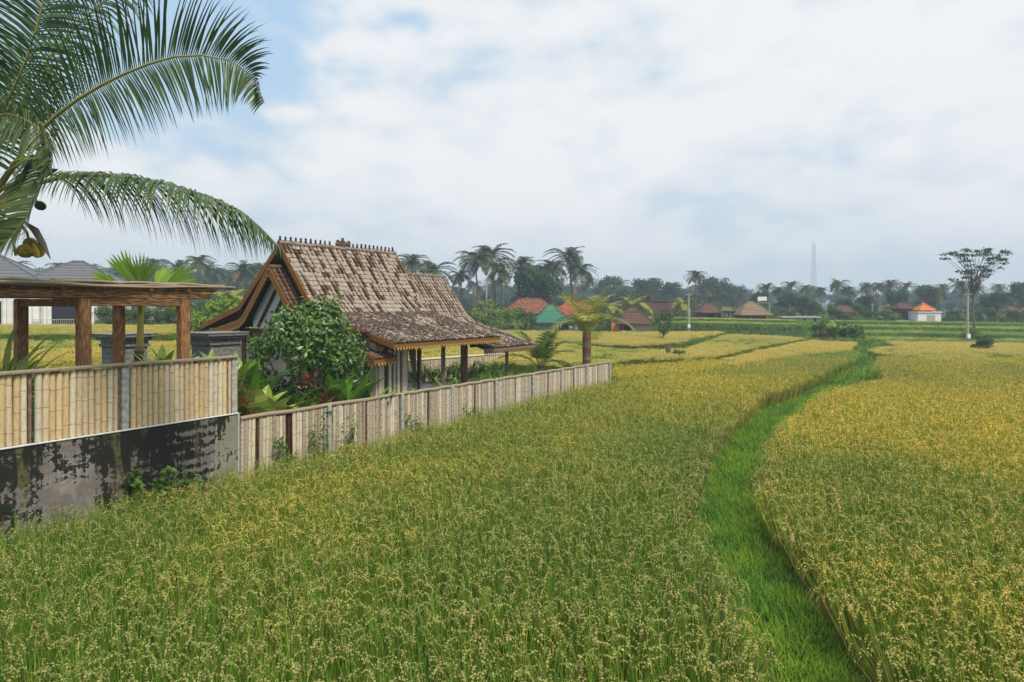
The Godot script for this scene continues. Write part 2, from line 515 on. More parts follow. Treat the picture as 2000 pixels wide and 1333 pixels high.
func rice_plant(seed_: int, blades: int, heads: int, tall: float, dry: float) -> ArrayMesh:
	var r := RandomNumberGenerator.new()
	r.seed = seed_
	var g := Geo.new()
	for i in blades:
		var a := r.randf() * TAU
		var lean := r.randf_range(0.03, 0.30)
		var d := Vector3(cos(a) * lean, 1, sin(a) * lean)
		var p := Vector3(cos(a), 0, sin(a)) * r.randf_range(0.01, 0.07)
		var side := Vector3(-sin(a + r.randf_range(-0.8, 0.8)), 0, cos(a + r.randf_range(-0.8, 0.8))).normalized()
		if r.randf() < dry:
			g.col = Color(0.26, 0.19, 0.08) * r.randf_range(0.7, 1.1)
		else:
			g.col = Color(0.09, 0.195, 0.018).lerp(Color(0.29, 0.35, 0.045), r.randf() ** 1.7) * r.randf_range(0.8, 1.15)
		g.strip(p, d, side, tall * r.randf_range(0.78, 1.2), r.randf_range(0.006, 0.0095), Vector3(cos(a), -0.25, sin(a)) * r.randf_range(0.0, 0.12), 3)
	for i in heads:
		var a := r.randf() * TAU
		var o := Vector3(cos(a), 0, sin(a))
		var p := o * r.randf_range(0.01, 0.08)
		var top := p + o * r.randf_range(0.02, 0.10) + Vector3(0, tall * r.randf_range(0.76, 0.96), 0)
		g.col = Color(0.24, 0.27, 0.06)
		var side := Vector3(-o.z, 0, o.x)
		g.tri(p - side * 0.003, p + side * 0.003, top)
		var straw := Color(0.45, 0.37, 0.14).lerp(Color(0.37, 0.35, 0.10), r.randf()) * r.randf_range(0.85, 1.15)
		var dir := (o * 0.55 + Vector3(0, 0.85, 0)).normalized()
		var q := top
		var steps := 6
		var droop := r.randf_range(0.38, 0.68)
		for k in steps:
			var q2 := q + dir * r.randf_range(0.028, 0.036)
			g.col = straw
			g.tri(q - side * 0.0025, q + side * 0.0025, q2)
			for s: float in [-1.0, 1.0, 0.3]:
				var off := (side * s * r.randf_range(0.3, 0.9) + dir * 0.7 + Vector3(r.randf_range(-.3, .3), r.randf_range(-0.7, 0.1), r.randf_range(-.3, .3))).normalized()
				var e := q2 + off * r.randf_range(0.014, 0.027)
				var wv := off.cross(Vector3(r.randf_range(-1, 1), 1, r.randf_range(-1, 1))).normalized() * 0.0045
				g.col = straw * r.randf_range(0.8, 1.15)
				g.tri(q2 - wv, q2 + wv, e + wv * 0.5)
				g.tri(q2 - wv, e + wv * 0.5, e - wv * 0.9)
			q = q2
			dir = (dir + Vector3(0, -droop, 0)).normalized()
	return g.mesh()

# a piece of a distant crop: 0.6 m square, coarser leaves and heads
func rice_tile(seed_: int, side_len: float, stems: int, heads: int, tall: float, green: Color, straw: Color) -> ArrayMesh:
	var r := RandomNumberGenerator.new()
	r.seed = seed_
	var g := Geo.new()
	for i in stems:
		var p := Vector3(r.randf() - 0.5, 0, r.randf() - 0.5) * side_len
		var a := r.randf() * TAU
		var lean := r.randf_range(0.02, 0.25)
		g.col = green * r.randf_range(0.75, 1.2)
		g.strip(p, Vector3(cos(a) * lean, 1, sin(a) * lean), Vector3(-sin(a), 0, cos(a)), tall * r.randf_range(0.7, 1.06), r.randf_range(0.009, 0.014), Vector3(cos(a), -0.2, sin(a)) * 0.06, 2)
	for i in heads:
		var p := Vector3((r.randf() - 0.5) * side_len, tall * r.randf_range(0.78, 1.0), (r.randf() - 0.5) * side_len)
		var a := r.randf() * TAU
		var o := Vector3(cos(a), 0, sin(a))
		var side := Vector3(-o.z, 0, o.x) * r.randf_range(0.012, 0.02)
		g.col = straw * r.randf_range(0.8, 1.2)
		var m := p + o * 0.06 + Vector3(0, 0.05, 0)
		var e := m + o * 0.07 + Vector3(0, -0.05, 0)
		g.quad(p - side * 0.4, p + side * 0.4, m + side, m - side)
		g.tri(m - side, m + side, e)
	return g.mesh()

func grass_tuft(seed_: int, blades: int, tall: float, spread: float, w: float) -> ArrayMesh:
	var r := RandomNumberGenerator.new()
	r.seed = seed_
	var g := Geo.new()
	for i in blades:
		var a := r.randf() * TAU
		var o := Vector3(cos(a), 0, sin(a))
		g.col = Color(0.11, 0.29, 0.018).lerp(Color(0.23, 0.42, 0.035), r.randf() ** 1.5) * r.randf_range(0.75, 1.15)
		var p := Vector3(r.randf_range(-1, 1), 0, r.randf_range(-1, 1)) * spread
		g.strip(p, o * r.randf_range(0.15, 0.9) + Vector3(0, 1, 0), Vector3(-o.z, 0, o.x), tall * r.randf_range(0.5, 1.15), w * r.randf_range(0.7, 1.2), o * 0.14 + Vector3(0, -0.22, 0), 3)
	return g.mesh()

func scatter(called: String, m: Mesh, mt: Material, where: Array, colors: Array, label: String, category: String, parent: Node3D = null) -> void:
	if where.is_empty(): return
	var mm := MultiMesh.new()
	mm.transform_format = MultiMesh.TRANSFORM_3D
	mm.use_colors = true
	mm.mesh = m
	mm.instance_count = where.size()
	for i in where.size():
		mm.set_instance_transform(i, where[i])
		mm.set_instance_color(i, colors[i])
	var o := MultiMeshInstance3D.new()
	o.name = called if parent else numbered(called)
	o.multimesh = mm
	o.material_override = mt
	if parent:
		parent.add_child(o, true)
		o.set_meta("kind", "stuff")
	else:
		add_child(o)
		tag(o, label, category, "", "stuff")

const PATH_LEFT := [[1.75, 3.0], [2.1, 5.0], [2.2, 6.0], [2.49, 8.28], [2.66, 10.75], [3.37, 13.0], [5.58, 18.6], [9.29, 25.8], [12.8, 30.4], [16.0, 35.0]]
const PATH_RIGHT := [[3.55, 3.0], [3.7, 6.0], [3.8, 7.24], [4.1, 9.15], [4.45, 11.8], [5.75, 15.1], [8.0, 19.5], [12.2, 26.3], [15.0, 29.2], [17.6, 31.6], [19.0, 34.6]]

func poly(a: Array) -> PackedVector2Array:
	var o := PackedVector2Array()
	for p in a: o.append(Vector2(p[0], p[1]))
	return o

func build_fields() -> void:
	var lot_line := func(u: float, v: float) -> Array:
		var p := lot(u, v, 0)
		return [p.x, -p.z]
	var back := PATH_LEFT.duplicate()
	var fields := []
	# each: outline, distance where plants give way to crop pieces, tall, how ripe 0..1, label
	fields.append([poly(back + [[24.5, 47.5], [26.0, 52.6], [19.4, 45.9], [12.2, 37.0], [8.2, 31.8], [6.2, 30.5], lot_line.call(12.4, 6.2), lot_line.call(12.4, 5.85), lot_line.call(-14.0, 5.8), [-14, 3.0]]), 44.0, 0.90, 0.06, "rice crop between the bamboo fence and the grass path, green with straw heads"])
	fields.append([poly(PATH_RIGHT + [[19.4, 36.5], [24.8, 45.6], [28.4, 47.3], [40, 47], [60, 47], [8, 3.0]]), 44.0, 0.90, 0.40, "ripening yellow rice crop right of the grass path"])
	fields.append([poly([[5.0, 34.6], [7.9, 37.4], [12.1, 41.7], [12.5, 39.4], [11.8, 37.7], [8.3, 33.0], [6.3, 31.7], [4.6, 30.0]]), 44.0, 0.86, 0.8, "small yellow rice plot beyond the end of the bamboo fence"])
	fields.append([poly([[13.0, 42.3], [29.3, 67.2], [32.8, 65.3], [26.6, 54.0], [19.8, 47.5], [13.0, 39.0]]), 30.0, 0.80, 1.0, "golden rice strip running diagonally to the right"])
	fields.append([poly([[-8, 34], [0.0, 36.5], [4.6, 36.0], [7.4, 41.0], [12.4, 43.6], [30.2, 71.0], [28.7, 76.0], [23.8, 75.8], [13.2, 50.9], [8.3, 48.4], [4.1, 54.0], [0.0, 50.0], [-8, 48]]), 30.0, 0.85, 0.6, "large yellow green rice plot with the tree stump"])
	fields.append([poly([[-10, 50.0], [0.0, 51.5], [4.3, 56.0], [9.9, 54.5], [14.4, 59.3], [23.0, 77.5], [26.0, 84.0], [12, 79], [0.0, 80], [-12, 80]]), 30.0, 0.85, 0.68, "yellow rice plot in front of the village houses"])
	fields.append([poly([[26.6, 49.0], [40, 49], [52, 49], [60, 58], [38, 56.8], [33.5, 59.5], [28.4, 54.2]]), 30.0, 0.85, 0.66, "pale rice strip behind the ripening field"])
	fields.append([poly([[34.5, 60.2], [38.4, 57.6], [60, 59.2], [62, 68.5], [37.5, 68.5]]), 30.0, 0.85, 0.95, "bright yellow rice strip at the foot of the concrete pole"])
	fields.append([poly([[-30, 25], [-12, 27.5], [-13, 43.6], [-36, 43.6]]), 30.0, 0.85, 0.5, "rice terrace behind the pergola, lower one"])
	fields.append([poly([[-36, 45.2], [-9, 45.2], [-9, 49], [-14, 64], [-52, 64]]), 30.0, 0.85, 0.5, "upper rice terrace below the white villas"])
	fields.append([poly([lot_line.call(3.0, -5.2), lot_line.call(30.0, -5.2), [4.4, 34.5], [0, 35.5], [-8, 33.2], [-11.5, 30.5]]), 30.0, 0.8, 0.55, "rice plot behind the veranda and the back fence"])
	fields.append([poly([[18, 88.2], [36.5, 88.2], [40, 97], [20, 97]]), 10.0, 0.55, 0.12, "green rice on top of the tall green bank"])
	fields.append([poly([[20, 98.6], [41, 98.6], [43, 106], [21, 106]]), 10.0, 0.55, 0.3, "young rice in front of the thatched hut"])
	fields.append([poly([[31.5, 71.6], [66, 71.6], [70, 79.6], [34.8, 79.6]]), 10.0, 0.55, 0.1, "lowest green rice terrace behind the concrete pole"])
	fields.append([poly([[36, 81.4], [74, 81.4], [78, 90.5], [40, 90.5]]), 10.0, 0.55, 0.06, "second green rice terrace behind the concrete pole"])
	fields.append([poly([[41, 92.5], [80, 92.5], [86, 101.5], [45, 101.5]]), 10.0, 0.55, 0.15, "third green rice terrace, yellow green along its rim"])
	fields.append([poly([[46, 103.5], [90, 103.5], [92, 111.5], [50, 111.5]]), 10.0, 0.55, 0.08, "topmost green rice terrace below the white shrine building"])
	var plants := []
	for i in 6: plants.append(rice_plant(100 + i, 24, 4, 0.86, 0.03) if i < 3 else rice_plant(100 + i, 21, 7, 0.88, 0.06))
	var dry_plants := []
	for i in 3: dry_plants.append(rice_plant(120 + i, 14, 9, 0.86, 0.4))
	var ripe := []
	var green := []
	for i in 3:
		ripe.append(rice_tile(130 + i, 0.66, 70, 120, 0.9, Color(0.17, 0.23, 0.028), Color(0.42, 0.375, 0.10)))
		green.append(rice_tile(140 + i, 0.66, 130, 14, 0.9, Color(0.13, 0.235, 0.025), Color(0.28, 0.30, 0.06)))
	var edge_l := poly(PATH_LEFT)
	var edge_r := poly(PATH_RIGHT)
	for f in fields:
		var outline: PackedVector2Array = f[0]
		var lo := Vector2(1e9, 1e9)
		var hi := -lo
		for p in outline:
			lo = lo.min(p)
			hi = hi.max(p)
		var lists := {}
		var near := minf(f[1], hi.y)
		# single plants, in rows as they were set
		if f[1] > 20.0 and lo.y < near:
			var z := lo.y
			while z < near:
				var x := maxf(lo.x, -0.80 * z - 1.0)
				var xe := minf(hi.x, 0.80 * z + 1.0)
				while x < xe:
					var p := Vector2(x + rng.randf_range(-0.07, 0.07), z + rng.randf_range(-0.07, 0.07))
					x += 0.185 if z < 20 else 0.2
					if not inside(p, outline): continue
					var e := 9.0
					if p.x > 0.5:
						for poly_edge in [edge_l, edge_r]:
							for k in poly_edge.size() - 1:
								e = minf(e, p.distance_to(Geometry2D.get_closest_point_to_segment(p, poly_edge[k], poly_edge[k + 1])))
					var rip: float = f[3] + patch_noise.get_noise_2d(p.x * 1.0, p.y * 0.7) * 0.75 + tint_noise.get_noise_2d(p.x, p.y) * 0.28
					if f[3] < 0.3:
						rip += 0.42 * ss(8, 26, z) + 0.14 * ss(-2, 5, p.x) - 0.15 * ss(3, 0, absf(p.x + 0.68 * p.y - 0.5))
					else:
						rip += 0.45 * ss(7, 20, z)
					rip = clampf(rip, 0.0, 1.0)
					var dry: bool = e < 0.16 and rng.randf() < 0.75
					var key := ("d%d" % rng.randi_range(0, 2)) if dry else ("p%d" % (rng.randi_range(0, 2) if rng.randf() > rip * 0.9 + 0.12 else rng.randi_range(3, 5)))
					var size: float = f[2] / 0.9 * rng.randf_range(0.88, 1.1)
					var b := Basis(Vector3.UP, rng.randf() * TAU).scaled(Vector3(size * 1.1, size, size * 1.1))
					if e < 0.3:
						b = Basis(Vector3(0, 0, 1), rng.randf_range(0.02, 0.30) * (1.0 if f[3] > 0.3 else -1.0)) * b
					elif rng.randf() < 0.25:
						b = Basis(Vector3(rng.randf_range(-1, 1), 0, rng.randf_range(-1, 1)).normalized(), rng.randf_range(0.05, 0.22)) * b
					if not lists.has(key): lists[key] = [[], []]
					lists[key][0].append(Transform3D(b, Vector3(p.x, ground_at(p.x, p.y), -p.y)))
					lists[key][1].append(Color(0.84, 0.94, 0.92).lerp(Color(1.72, 1.43, 0.86), rip) * rng.randf_range(0.88, 1.1))
				z += 0.205 if z < 20 else 0.22
		var z2 := maxf(lo.y, near if f[1] > 20.0 else lo.y)
		while z2 < hi.y:
			var x2 := maxf(lo.x, -0.80 * z2 - 1.0)
			var xe2 := minf(hi.x, 0.80 * z2 + 1.0)
			while x2 < xe2:
				var p := Vector2(x2 + rng.randf_range(-0.1, 0.1), z2 + rng.randf_range(-0.1, 0.1))
				x2 += 0.5
				if not inside(p, outline): continue
				var rip: float = clampf(f[3] + (patch_noise.get_noise_2d(p.x * 1.4, p.y * 0.9) * 0.7 + tint_noise.get_noise_2d(p.x, p.y) * 0.25) * (1.0 if f[3] > 0.4 else 0.2), 0, 1)
				var key := ("r%d" if rng.randf() < rip * 1.15 - 0.05 else "g%d") % rng.randi_range(0, 2)
				var b := Basis(Vector3.UP, rng.randf() * TAU).scaled(Vector3(1, f[2] / 0.9 * rng.randf_range(0.9, 1.08), 1))
				if not lists.has(key): lists[key] = [[], []]
				lists[key][0].append(Transform3D(b, Vector3(p.x, ground_at(p.x, p.y) - 0.02, -p.y)))
				lists[key][1].append(Color(0.88, 1.0, 0.95).lerp(Color(1.12, 1.0, 0.8), rip) * rng.randf_range(0.9, 1.1))
			z2 += 0.5
		var root := thing("rice_crop", f[4], "rice crop")
		root.set_meta("kind", "stuff")
		for key in lists:
			var m: Mesh = {"p": plants, "d": dry_plants, "r": ripe, "g": green}[key[0]][int(key.substr(1))]
			scatter("rice_plants", m, M.rice, lists[key][0], lists[key][1], "", "", root)
	# grass: the path, the bunds between plots, the terrace banks
	var tufts := [grass_tuft(200, 26, 0.17, 0.11, 0.0045), grass_tuft(201, 26, 0.22, 0.12, 0.005), grass_tuft(202, 30, 0.13, 0.12, 0.0045)]
	var far_tufts := [grass_tuft(210, 30, 0.42, 0.3, 0.017), grass_tuft(211, 30, 0.55, 0.3, 0.018)]
	var strip_ := poly(PATH_LEFT)
	var rr := PATH_RIGHT.duplicate()
	rr.reverse()
	strip_.append_array(poly(rr))
	var lists := [[[], []], [[], []], [[], []]]
	var z := 3.2
	while z < 36.0:
		var x := 1.5
		while x < 19.5:
			var p := Vector2(x + rng.randf_range(-0.08, 0.08), z + rng.randf_range(-0.08, 0.08))
			x += 0.105
			if not inside(p, strip_):
				continue
			var k := rng.randi_range(0, 2)
			var sz := rng.randf_range(0.8, 1.3) * (1.0 + 0.55 * maxf(0.0, patch_noise.get_noise_2d(p.x * 8.0, p.y * 8.0)))
			lists[k][0].append(Transform3D(Basis(Vector3.UP, rng.randf() * TAU).scaled(Vector3.ONE * sz), Vector3(p.x, ground_at(p.x, p.y) - 0.01, -p.y)))
			var tn := 0.5 + patch_noise.get_noise_2d(p.x * 9.0, p.y * 9.0) * 0.9
			lists[k][1].append(Color(0.56, 0.64, 0.8).lerp(Color(1.3, 1.0, 1.0), clampf(tn, 0, 1)) * rng.randf_range(0.8, 1.1))
		z += 0.105
	var pr := thing("path_grass", "bright green grass path winding between the two rice fields", "grass")
	pr.set_meta("kind", "stuff")
	for k in 3: scatter("grass", tufts[k], M.rice, lists[k][0], lists[k][1], "", "", pr)
	# grass elsewhere: where no crop stands
	var wild := [[[], []], [[], []]]
	z = 24.0
	while z < 122.0:
		var st := 0.32 if z < 60 else 0.45
		var x := -0.8 * z
		while x < 0.8 * z:
			var p := Vector2(x + rng.randf_range(-0.2, 0.2), z + rng.randf_range(-0.2, 0.2))
			x += st
			var rel := Vector3(p.x, 0, -p.y) - PO
			if absf(rel.dot(PV) - 0.5) < 5.6 and rel.dot(PU) > -20 and rel.dot(PU) < 12.5: continue
			var taken := false
			for f in fields:
				if inside(p, f[0]):
					taken = true
					break
			if taken or inside(p, strip_): continue
			if p.x < -20.0 and z > 64.0: continue
			var k := rng.randi_range(0, 1)
			var bank := 1.35 if z > 68 else 1.0
			wild[k][0].append(Transform3D(Basis(Vector3.UP, rng.randf() * TAU).scaled(Vector3.ONE * rng.randf_range(0.7, 1.25) * bank), Vector3(p.x, ground_at(p.x, p.y) - 0.03, -p.y)))
			var tn := clampf(0.5 + patch_noise.get_noise_2d(p.x * 2.0, p.y * 2.0) * 1.1, 0, 1)
			wild[k][1].append(Color(0.5, 0.52, 0.8).lerp(Color(1.1, 0.9, 1.0), tn) * rng.randf_range(0.8, 1.15))
		z += st
	var wr := thing("bund_grass", "green grass on the bunds and terrace banks between the rice plots", "grass")
	wr.set_meta("kind", "stuff")
	for k in 2: scatter("grass", far_tufts[k], M.rice, wild[k][0], wild[k][1], "", "", wr)

# ---------------------------------------------------------------- walls and fences of the property
func lot_box(g: Geo, u0: float, u1: float, v0: float, v1: float, y0: float, y1: float, e := 0.0) -> void:
	g.obox(lot((u0 + u1) / 2, (v0 + v1) / 2, (y0 + y1) / 2), PU * (u1 - u0) / 2, Vector3(0, (y1 - y0) / 2, 0), PV * (v1 - v0) / 2, e)

func bamboo_pole(seed_: int, length: float, r: float) -> ArrayMesh:
	var q := RandomNumberGenerator.new()
	q.seed = seed_
	var g := Geo.new()
	var y := 0.0
	var gap := q.randf_range(0.1, 0.36)
	while y < length - 0.01:
		var e := minf(y + gap, length)
		g.col = Color(1, 1, 1)
		var lx := q.randf_range(-0.003, 0.003)
		g.tube([Vector3(lx, y, 0), Vector3(0, y + (e - y) * 0.12, 0), Vector3(0, e - (e - y) * 0.1, 0), Vector3(0, e, 0)], [r * 1.03, r * 0.97, r * 0.97, r * 1.02], 8, false)
		if e < length - 0.03:
			g.col = Color(0.55, 0.46, 0.38)
			g.tube([Vector3(0, e, 0), Vector3(0, e + 0.005, 0), Vector3(0, e + 0.010, 0)], [r * 1.02, r * 1.09, r * 1.03], 8, false)
		y = e + 0.010
		gap = q.randf_range(0.24, 0.40)
	g.col = Color(0.5, 0.42, 0.34)
	g.tube([Vector3(0, length - 0.012, 0), Vector3(0, length, 0)], [r, r * 0.98], 8, true)
	return g.mesh()

func pole_row(root: Node3D, u0: float, u1: float, v: float, step: float, meshes: Array, mats: Array, base: Callable, skip: Array) -> void:
	var u := u0
	while u < u1:
		var ok := true
		for s in skip:
			if absf(u - s[0]) < s[1]: ok = false
		if ok:
			var b := Basis(Vector3.UP, rng.randf() * TAU)
			b = Basis(PV, rng.randf_range(-0.012, 0.012)) * b
			var w := rng.randf_range(0.93, 1.05)
			b = b.scaled(Vector3(w, rng.randf_range(0.985, 1.01), w))
			part("bamboo_pole", meshes[rng.randi() % meshes.size()], mats[rng.randi() % mats.size()], root, Transform3D(b, lot(u, v + rng.randf_range(-0.008, 0.008), base.call(u)) - root.position))
		u += step

func build_lot() -> void:
	var g := Geo.new()
	lot_box(g, -18.0, -5.45, -4.8, 5.34, -1.0, 1.84)
	tag(part("terrace", g.mesh(), M.lawn, self), "", "", "", "structure")
	g = Geo.new()
	lot_box(g, -5.44, 12.7, -2.4, 5.38, -1.0, 0.6)
	tag(part("garden_ground", g.mesh(), M.lawn, self), "", "", "", "structure")
	# retaining wall
	var w := thing("retaining_wall", "mould-blackened grey plaster wall under the pale bamboo screen", "wall", lot(-9.0, 5.45, 0))
	g = Geo.new()
	var o: Vector3 = w.position
	var a := lot(-14.0, 5.5, 1.88) - o
	var b := lot(-5.4, 5.5, 1.88) - o
	var dn := Vector3(0, -2.1, 0)
	var bk := -PV * 0.16
	g.quad_uv(a, b, b + dn, a + dn, Vector2(0, 0), Vector2(1, 0), Vector2(1, 1), Vector2(0, 1))
	g.quad_uv(b, b + bk, b + bk + dn, b + dn, Vector2(0.985, 0), Vector2(1, 0), Vector2(1, 1), Vector2(0.985, 1))
	g.quad_uv(a, a + bk, b + bk, b, Vector2(0, 0.02), Vector2(0, 0), Vector2(1, 0), Vector2(1, 0.02))
	g.quad_uv(a + bk, a + bk + dn, b + bk + dn, b + bk, Vector2(0, 0), Vector2(0, 1), Vector2(1, 1), Vector2(1, 0))
	part("plaster_face", g.mesh(), M.old_wall, w)
	g = Geo.new()
	g.bar(a + Vector3(0, 0.014, 0) + PV * 0.004, b + Vector3(0, 0.014, 0) + PV * 0.004, 0.035, 0.026, 0.005)
	part("white_edging", g.mesh(), M.white_trim, w)
	g = Geo.new()
	g.bar(b + PU * 0.004 + PV * 0.006, b + PU * 0.004 + PV * 0.006 + Vector3(0, -1.5, 0), 0.02, 0.02, 0.004)
	part("corner_edging", g.mesh(), M.white_trim, w)
	# bamboo screen on the wall
	var sc := thing("bamboo_screen", "tall pale yellow bamboo screen standing on the mouldy wall", "fence", lot(-9.0, 5.42, 1.9))
	var poles := []
	for i in 7: poles.append(bamboo_pole(300 + i, 1.1, 0.053))
	pole_row(sc, -14.0, -5.56, 5.42, 0.1015, poles, M.bamboo, func(_u): return 1.905, [[-7.66, 0.13], [-9.13, 0.055], [-5.45, 0.06]])
	var thin := bamboo_pole(310, 1.1, 0.026)
	for u in [-9.15, -7.79, -5.62]:
		part("thin_pole", thin, M.column, sc, Transform3D(Basis(), lot(u, 5.44, 1.9) - sc.position))
	for u in [-7.66, -5.46]:
		g = Geo.new()
		g.obox(lot(u, 5.415, 2.455) - sc.position, PU * 0.062, Vector3(0, 0.56, 0), PV * 0.055, 0.008)
		part("concrete_post", g.mesh(), M.concrete, sc)
	var u2 := -14.0
	while u2 < -5.5:
		var e := minf(u2 + rng.randf_range(1.5, 2.1), -5.36)
		g = Geo.new()
		g.bar(lot(u2, 5.44, 3.045 + rng.randf_range(-0.006, 0.006)) - sc.position, lot(e - 0.004, 5.44, 3.05) - sc.position, 0.15, 0.055, 0.012)
		part("cap_rail", g.mesh(), M.grey_wood, sc)
		u2 = e
	# long fence beside the field
	var fe := thing("bamboo_fence", "long weathered bamboo fence running along the rice field past the house", "fence", lot(3.6, 5.5, 0.3))
	var old := []
	for i in 6: old.append(bamboo_pole(320 + i, 1.75, 0.046))
	var top := func(u: float) -> float: return lerpf(1.76, 1.66, clampf((u + 5.4) / 18.0, 0, 1))
	var posts := [-3.0, -0.47, 1.7, 4.0, 6.3, 8.4, 10.5, 12.72]
	var darks := [-4.97, -4.12, -1.76, 0.63, 2.85, 5.15, 7.4, 9.4, 11.6]
	var skip := []
	for u in posts: skip.append([u, 0.085])
	for u in darks: skip.append([u, 0.06])
	pole_row(fe, -5.33, 12.66, 5.5, 0.089, old, M.old_bamboo + [M.bamboo[2], M.bamboo[4]], func(u): return top.call(u) - 1.78, skip)
	for u in posts:
		g = Geo.new()
		g.obox(lot(u, 5.52, top.call(u) / 2 + 0.02) - fe.position, PU * 0.055, Vector3(0, top.call(u) / 2 + 0.02, 0), PV * 0.055, 0.01)
		part("concrete_post", g.mesh(), M.concrete, fe)
	for u in darks:
		g = Geo.new()
		g.obox(lot(u, 5.465, top.call(u) / 2 - 0.06) - fe.position, PU * 0.04, Vector3(0, top.call(u) / 2 - 0.02, 0), PV * 0.03, 0.006)
		part("wooden_post", g.mesh(), M.dark_wood, fe)
	var ends := [-5.38] + posts.slice(1)
	for i in ends.size() - 1:
		g = Geo.new()
		var p := []
		var rr := []
		for k in 9:
			var u := lerpf(ends[i] + 0.01, ends[i + 1] - 0.06, k / 8.0)
			p.append(lot(u, 5.51, top.call(u) + 0.012 + 0.012 * sin(k * 1.9 + i)) - fe.position)
			rr.append(0.05)
		g.tube(p, rr, 8)
		part("cap_rail", g.mesh(), M.grey_wood, fe)
	# fence behind the veranda
	var bf := thing("bamboo_fence", "low bamboo fence seen through the veranda behind the hedge", "fence", lot(12.4, -2.5, 0.3))
	pole_row(bf, 8.6, 16.3, -2.5, 0.1, old, [M.bamboo[0], M.bamboo[1], M.old_bamboo[1]], func(u): return lerpf(1.62, 1.47, (u - 8.6) / 7.7) - 1.75, [])
	g = Geo.new()
	g.tube([lot(8.5, -2.48, 1.66) - bf.position, lot(12.4, -2.48, 1.585) - bf.position, lot(16.4, -2.48, 1.505) - bf.position], [0.05, 0.05, 0.05], 8)
	part("cap_rail", g.mesh(), M.bamboo[2], bf)
	g = Geo.new()
	g.obox(lot(16.4, -2.5, 0.75) - bf.position, PU * 0.06, Vector3(0, 0.85, 0), PV * 0.06, 0.01)
	part("concrete_post", g.mesh(), M.concrete, bf)

# ---------------------------------------------------------------- the joglo house
func tile_mesh(kind: int) -> ArrayMesh:
	# one interlocking tile: a flat pan, a roll on its right; origin at its upper left, +x across, +z down the slope
	var g := Geo.new()
	var w := 0.178
	var l := 0.215
	var prof := [[0.0, 0.012], [0.035, 0.0], [0.085, 0.002], [0.115, 0.018], [0.145, 0.034], [0.166, 0.022], [0.178, 0.010]]
	for i in prof.size() - 1:
		var a: Array = prof[i]
		var b: Array = prof[i + 1]
		g.col = Color(1, 1, 1)
		if kind == 1 and i < 2: g.col = Color(0.42, 0.30, 0.23)
		if kind == 2 and i < 3: g.col = Color(0.33, 0.22, 0.16)
		var p0 := Vector3(a[0], a[1] + 0.006, 0)
		var p1 := Vector3(b[0], b[1] + 0.006, 0)
		var q0 := Vector3(a[0], a[1] + 0.03, l)
		var q1 := Vector3(b[0], b[1] + 0.03, l)
		g.quad(p0, q0, q1, p1)
		g.quad(q0, q0 - Vector3(0, 0.016, 0), q1 - Vector3(0, 0.016, 0), q1)
	return g.mesh()

func lay_tiles(house: Node3D, prof: Array, u0: float, u1: float, sign_: float, meshes: Array, singles: Array, rest: Array, steep_only: bool) -> void:
	# prof: (v, y) from the ridge outwards
	var step := 0.176
	var rows := 0
	for s in prof.size() - 1:
		var a := Vector2(prof[s][0] * sign_, prof[s][1])
		var b := Vector2(prof[s + 1][0] * sign_, prof[s + 1][1])
		var down := (b - a)
		var length := down.length()
		var n := maxi(1, roundi(length / 0.185))
		var exp_ := length / n
		var dz := (PV * down.x + Vector3(0, down.y, 0)).normalized()
		var nx := PU if sign_ > 0 else -PU
		var ny := dz.cross(nx).normalized()
		if ny.y < 0: ny = -ny
		var cols := int((u1 - u0) / step)
		for r in n:
			rows += 1
			for k in cols:
				var f := float(r) / n
				var at := lot(0, a.x + down.x * f, a.y + down.y * f)
				var u := u0 + k * step if sign_ > 0 else u1 - k * step
				var jig := Vector3(rng.randf_range(-0.004, 0.004), rng.randf_range(0, 0.006), rng.randf_range(-0.006, 0.006))
				var bs := Basis(nx, ny, dz)
				bs = bs.scaled_local(Vector3(1, 1, exp_ / 0.185))
				bs = bs * Basis(Vector3.UP, rng.randf_range(-0.015, 0.015)) * Basis(Vector3.BACK, rng.randf_range(-0.01, 0.02))
				var x := Transform3D(bs, at + PU * u + bs * jig - house.position)
				# weathering: bleached lichen on the steep roof with brown runs, dark moss on the low skirt
				var wv := tint_noise.get_noise_2d(u * 14.0 + 50.0, rows * 0.55)
				var wc := patch_noise.get_noise_2d(u * 9.0 + 20.0, rows * 3.0)
				var m := 0
				var shape := 0
				if s < 2 and not steep_only:
					m = 0 if wv < 0.12 else (1 if wv < 0.26 else 2)
					shape = 0 if wv < -0.15 else (1 if wv < 0.10 else 2)
				elif steep_only and s < 2:
					m = 0 if wv < 0.25 else 1
					shape = 1 if wv < 0.1 else 2
				else:
					var run := tint_noise.get_noise_2d(u * 26.0 + 7.0, rows * 0.16)
					var dice := rng.randf() + wc * 0.5 + run * 1.1 + (0.24 if u < 2.8 else 0.0)
					m = 3 if dice > 0.24 else (1 if dice > 0.0 else 0)
					shape = 0 if wv < 0 else 1
				if u0 < -0.1 and u1 < 1.0: m = 2
				if singles.size() < 300 and s == 0 and sign_ > 0 and u0 > -0.1 and u0 < 1.0 and k < 25:
					singles.append(part("roof_tile", meshes[shape], M.tiles[m], house, x))
				else:
					rest[m].append([shape, x])

func poly_panel(g: Geo, pts: Array, depth: Vector3) -> void:
	var mid := Vector3.ZERO
	for p in pts: mid += p
	mid = mid / pts.size() + depth * 0.5
	for i in range(1, pts.size() - 1):
		g.face(pts[0], pts[i], pts[i + 1], pts[i + 1], mid)
		g.face(pts[0] + depth, pts[i] + depth, pts[i + 1] + depth, pts[i + 1] + depth, mid)
	for i in pts.size():
		var a: Vector3 = pts[i]
		var b: Vector3 = pts[(i + 1) % pts.size()]
		g.face(a, b, b + depth, a + depth, mid)

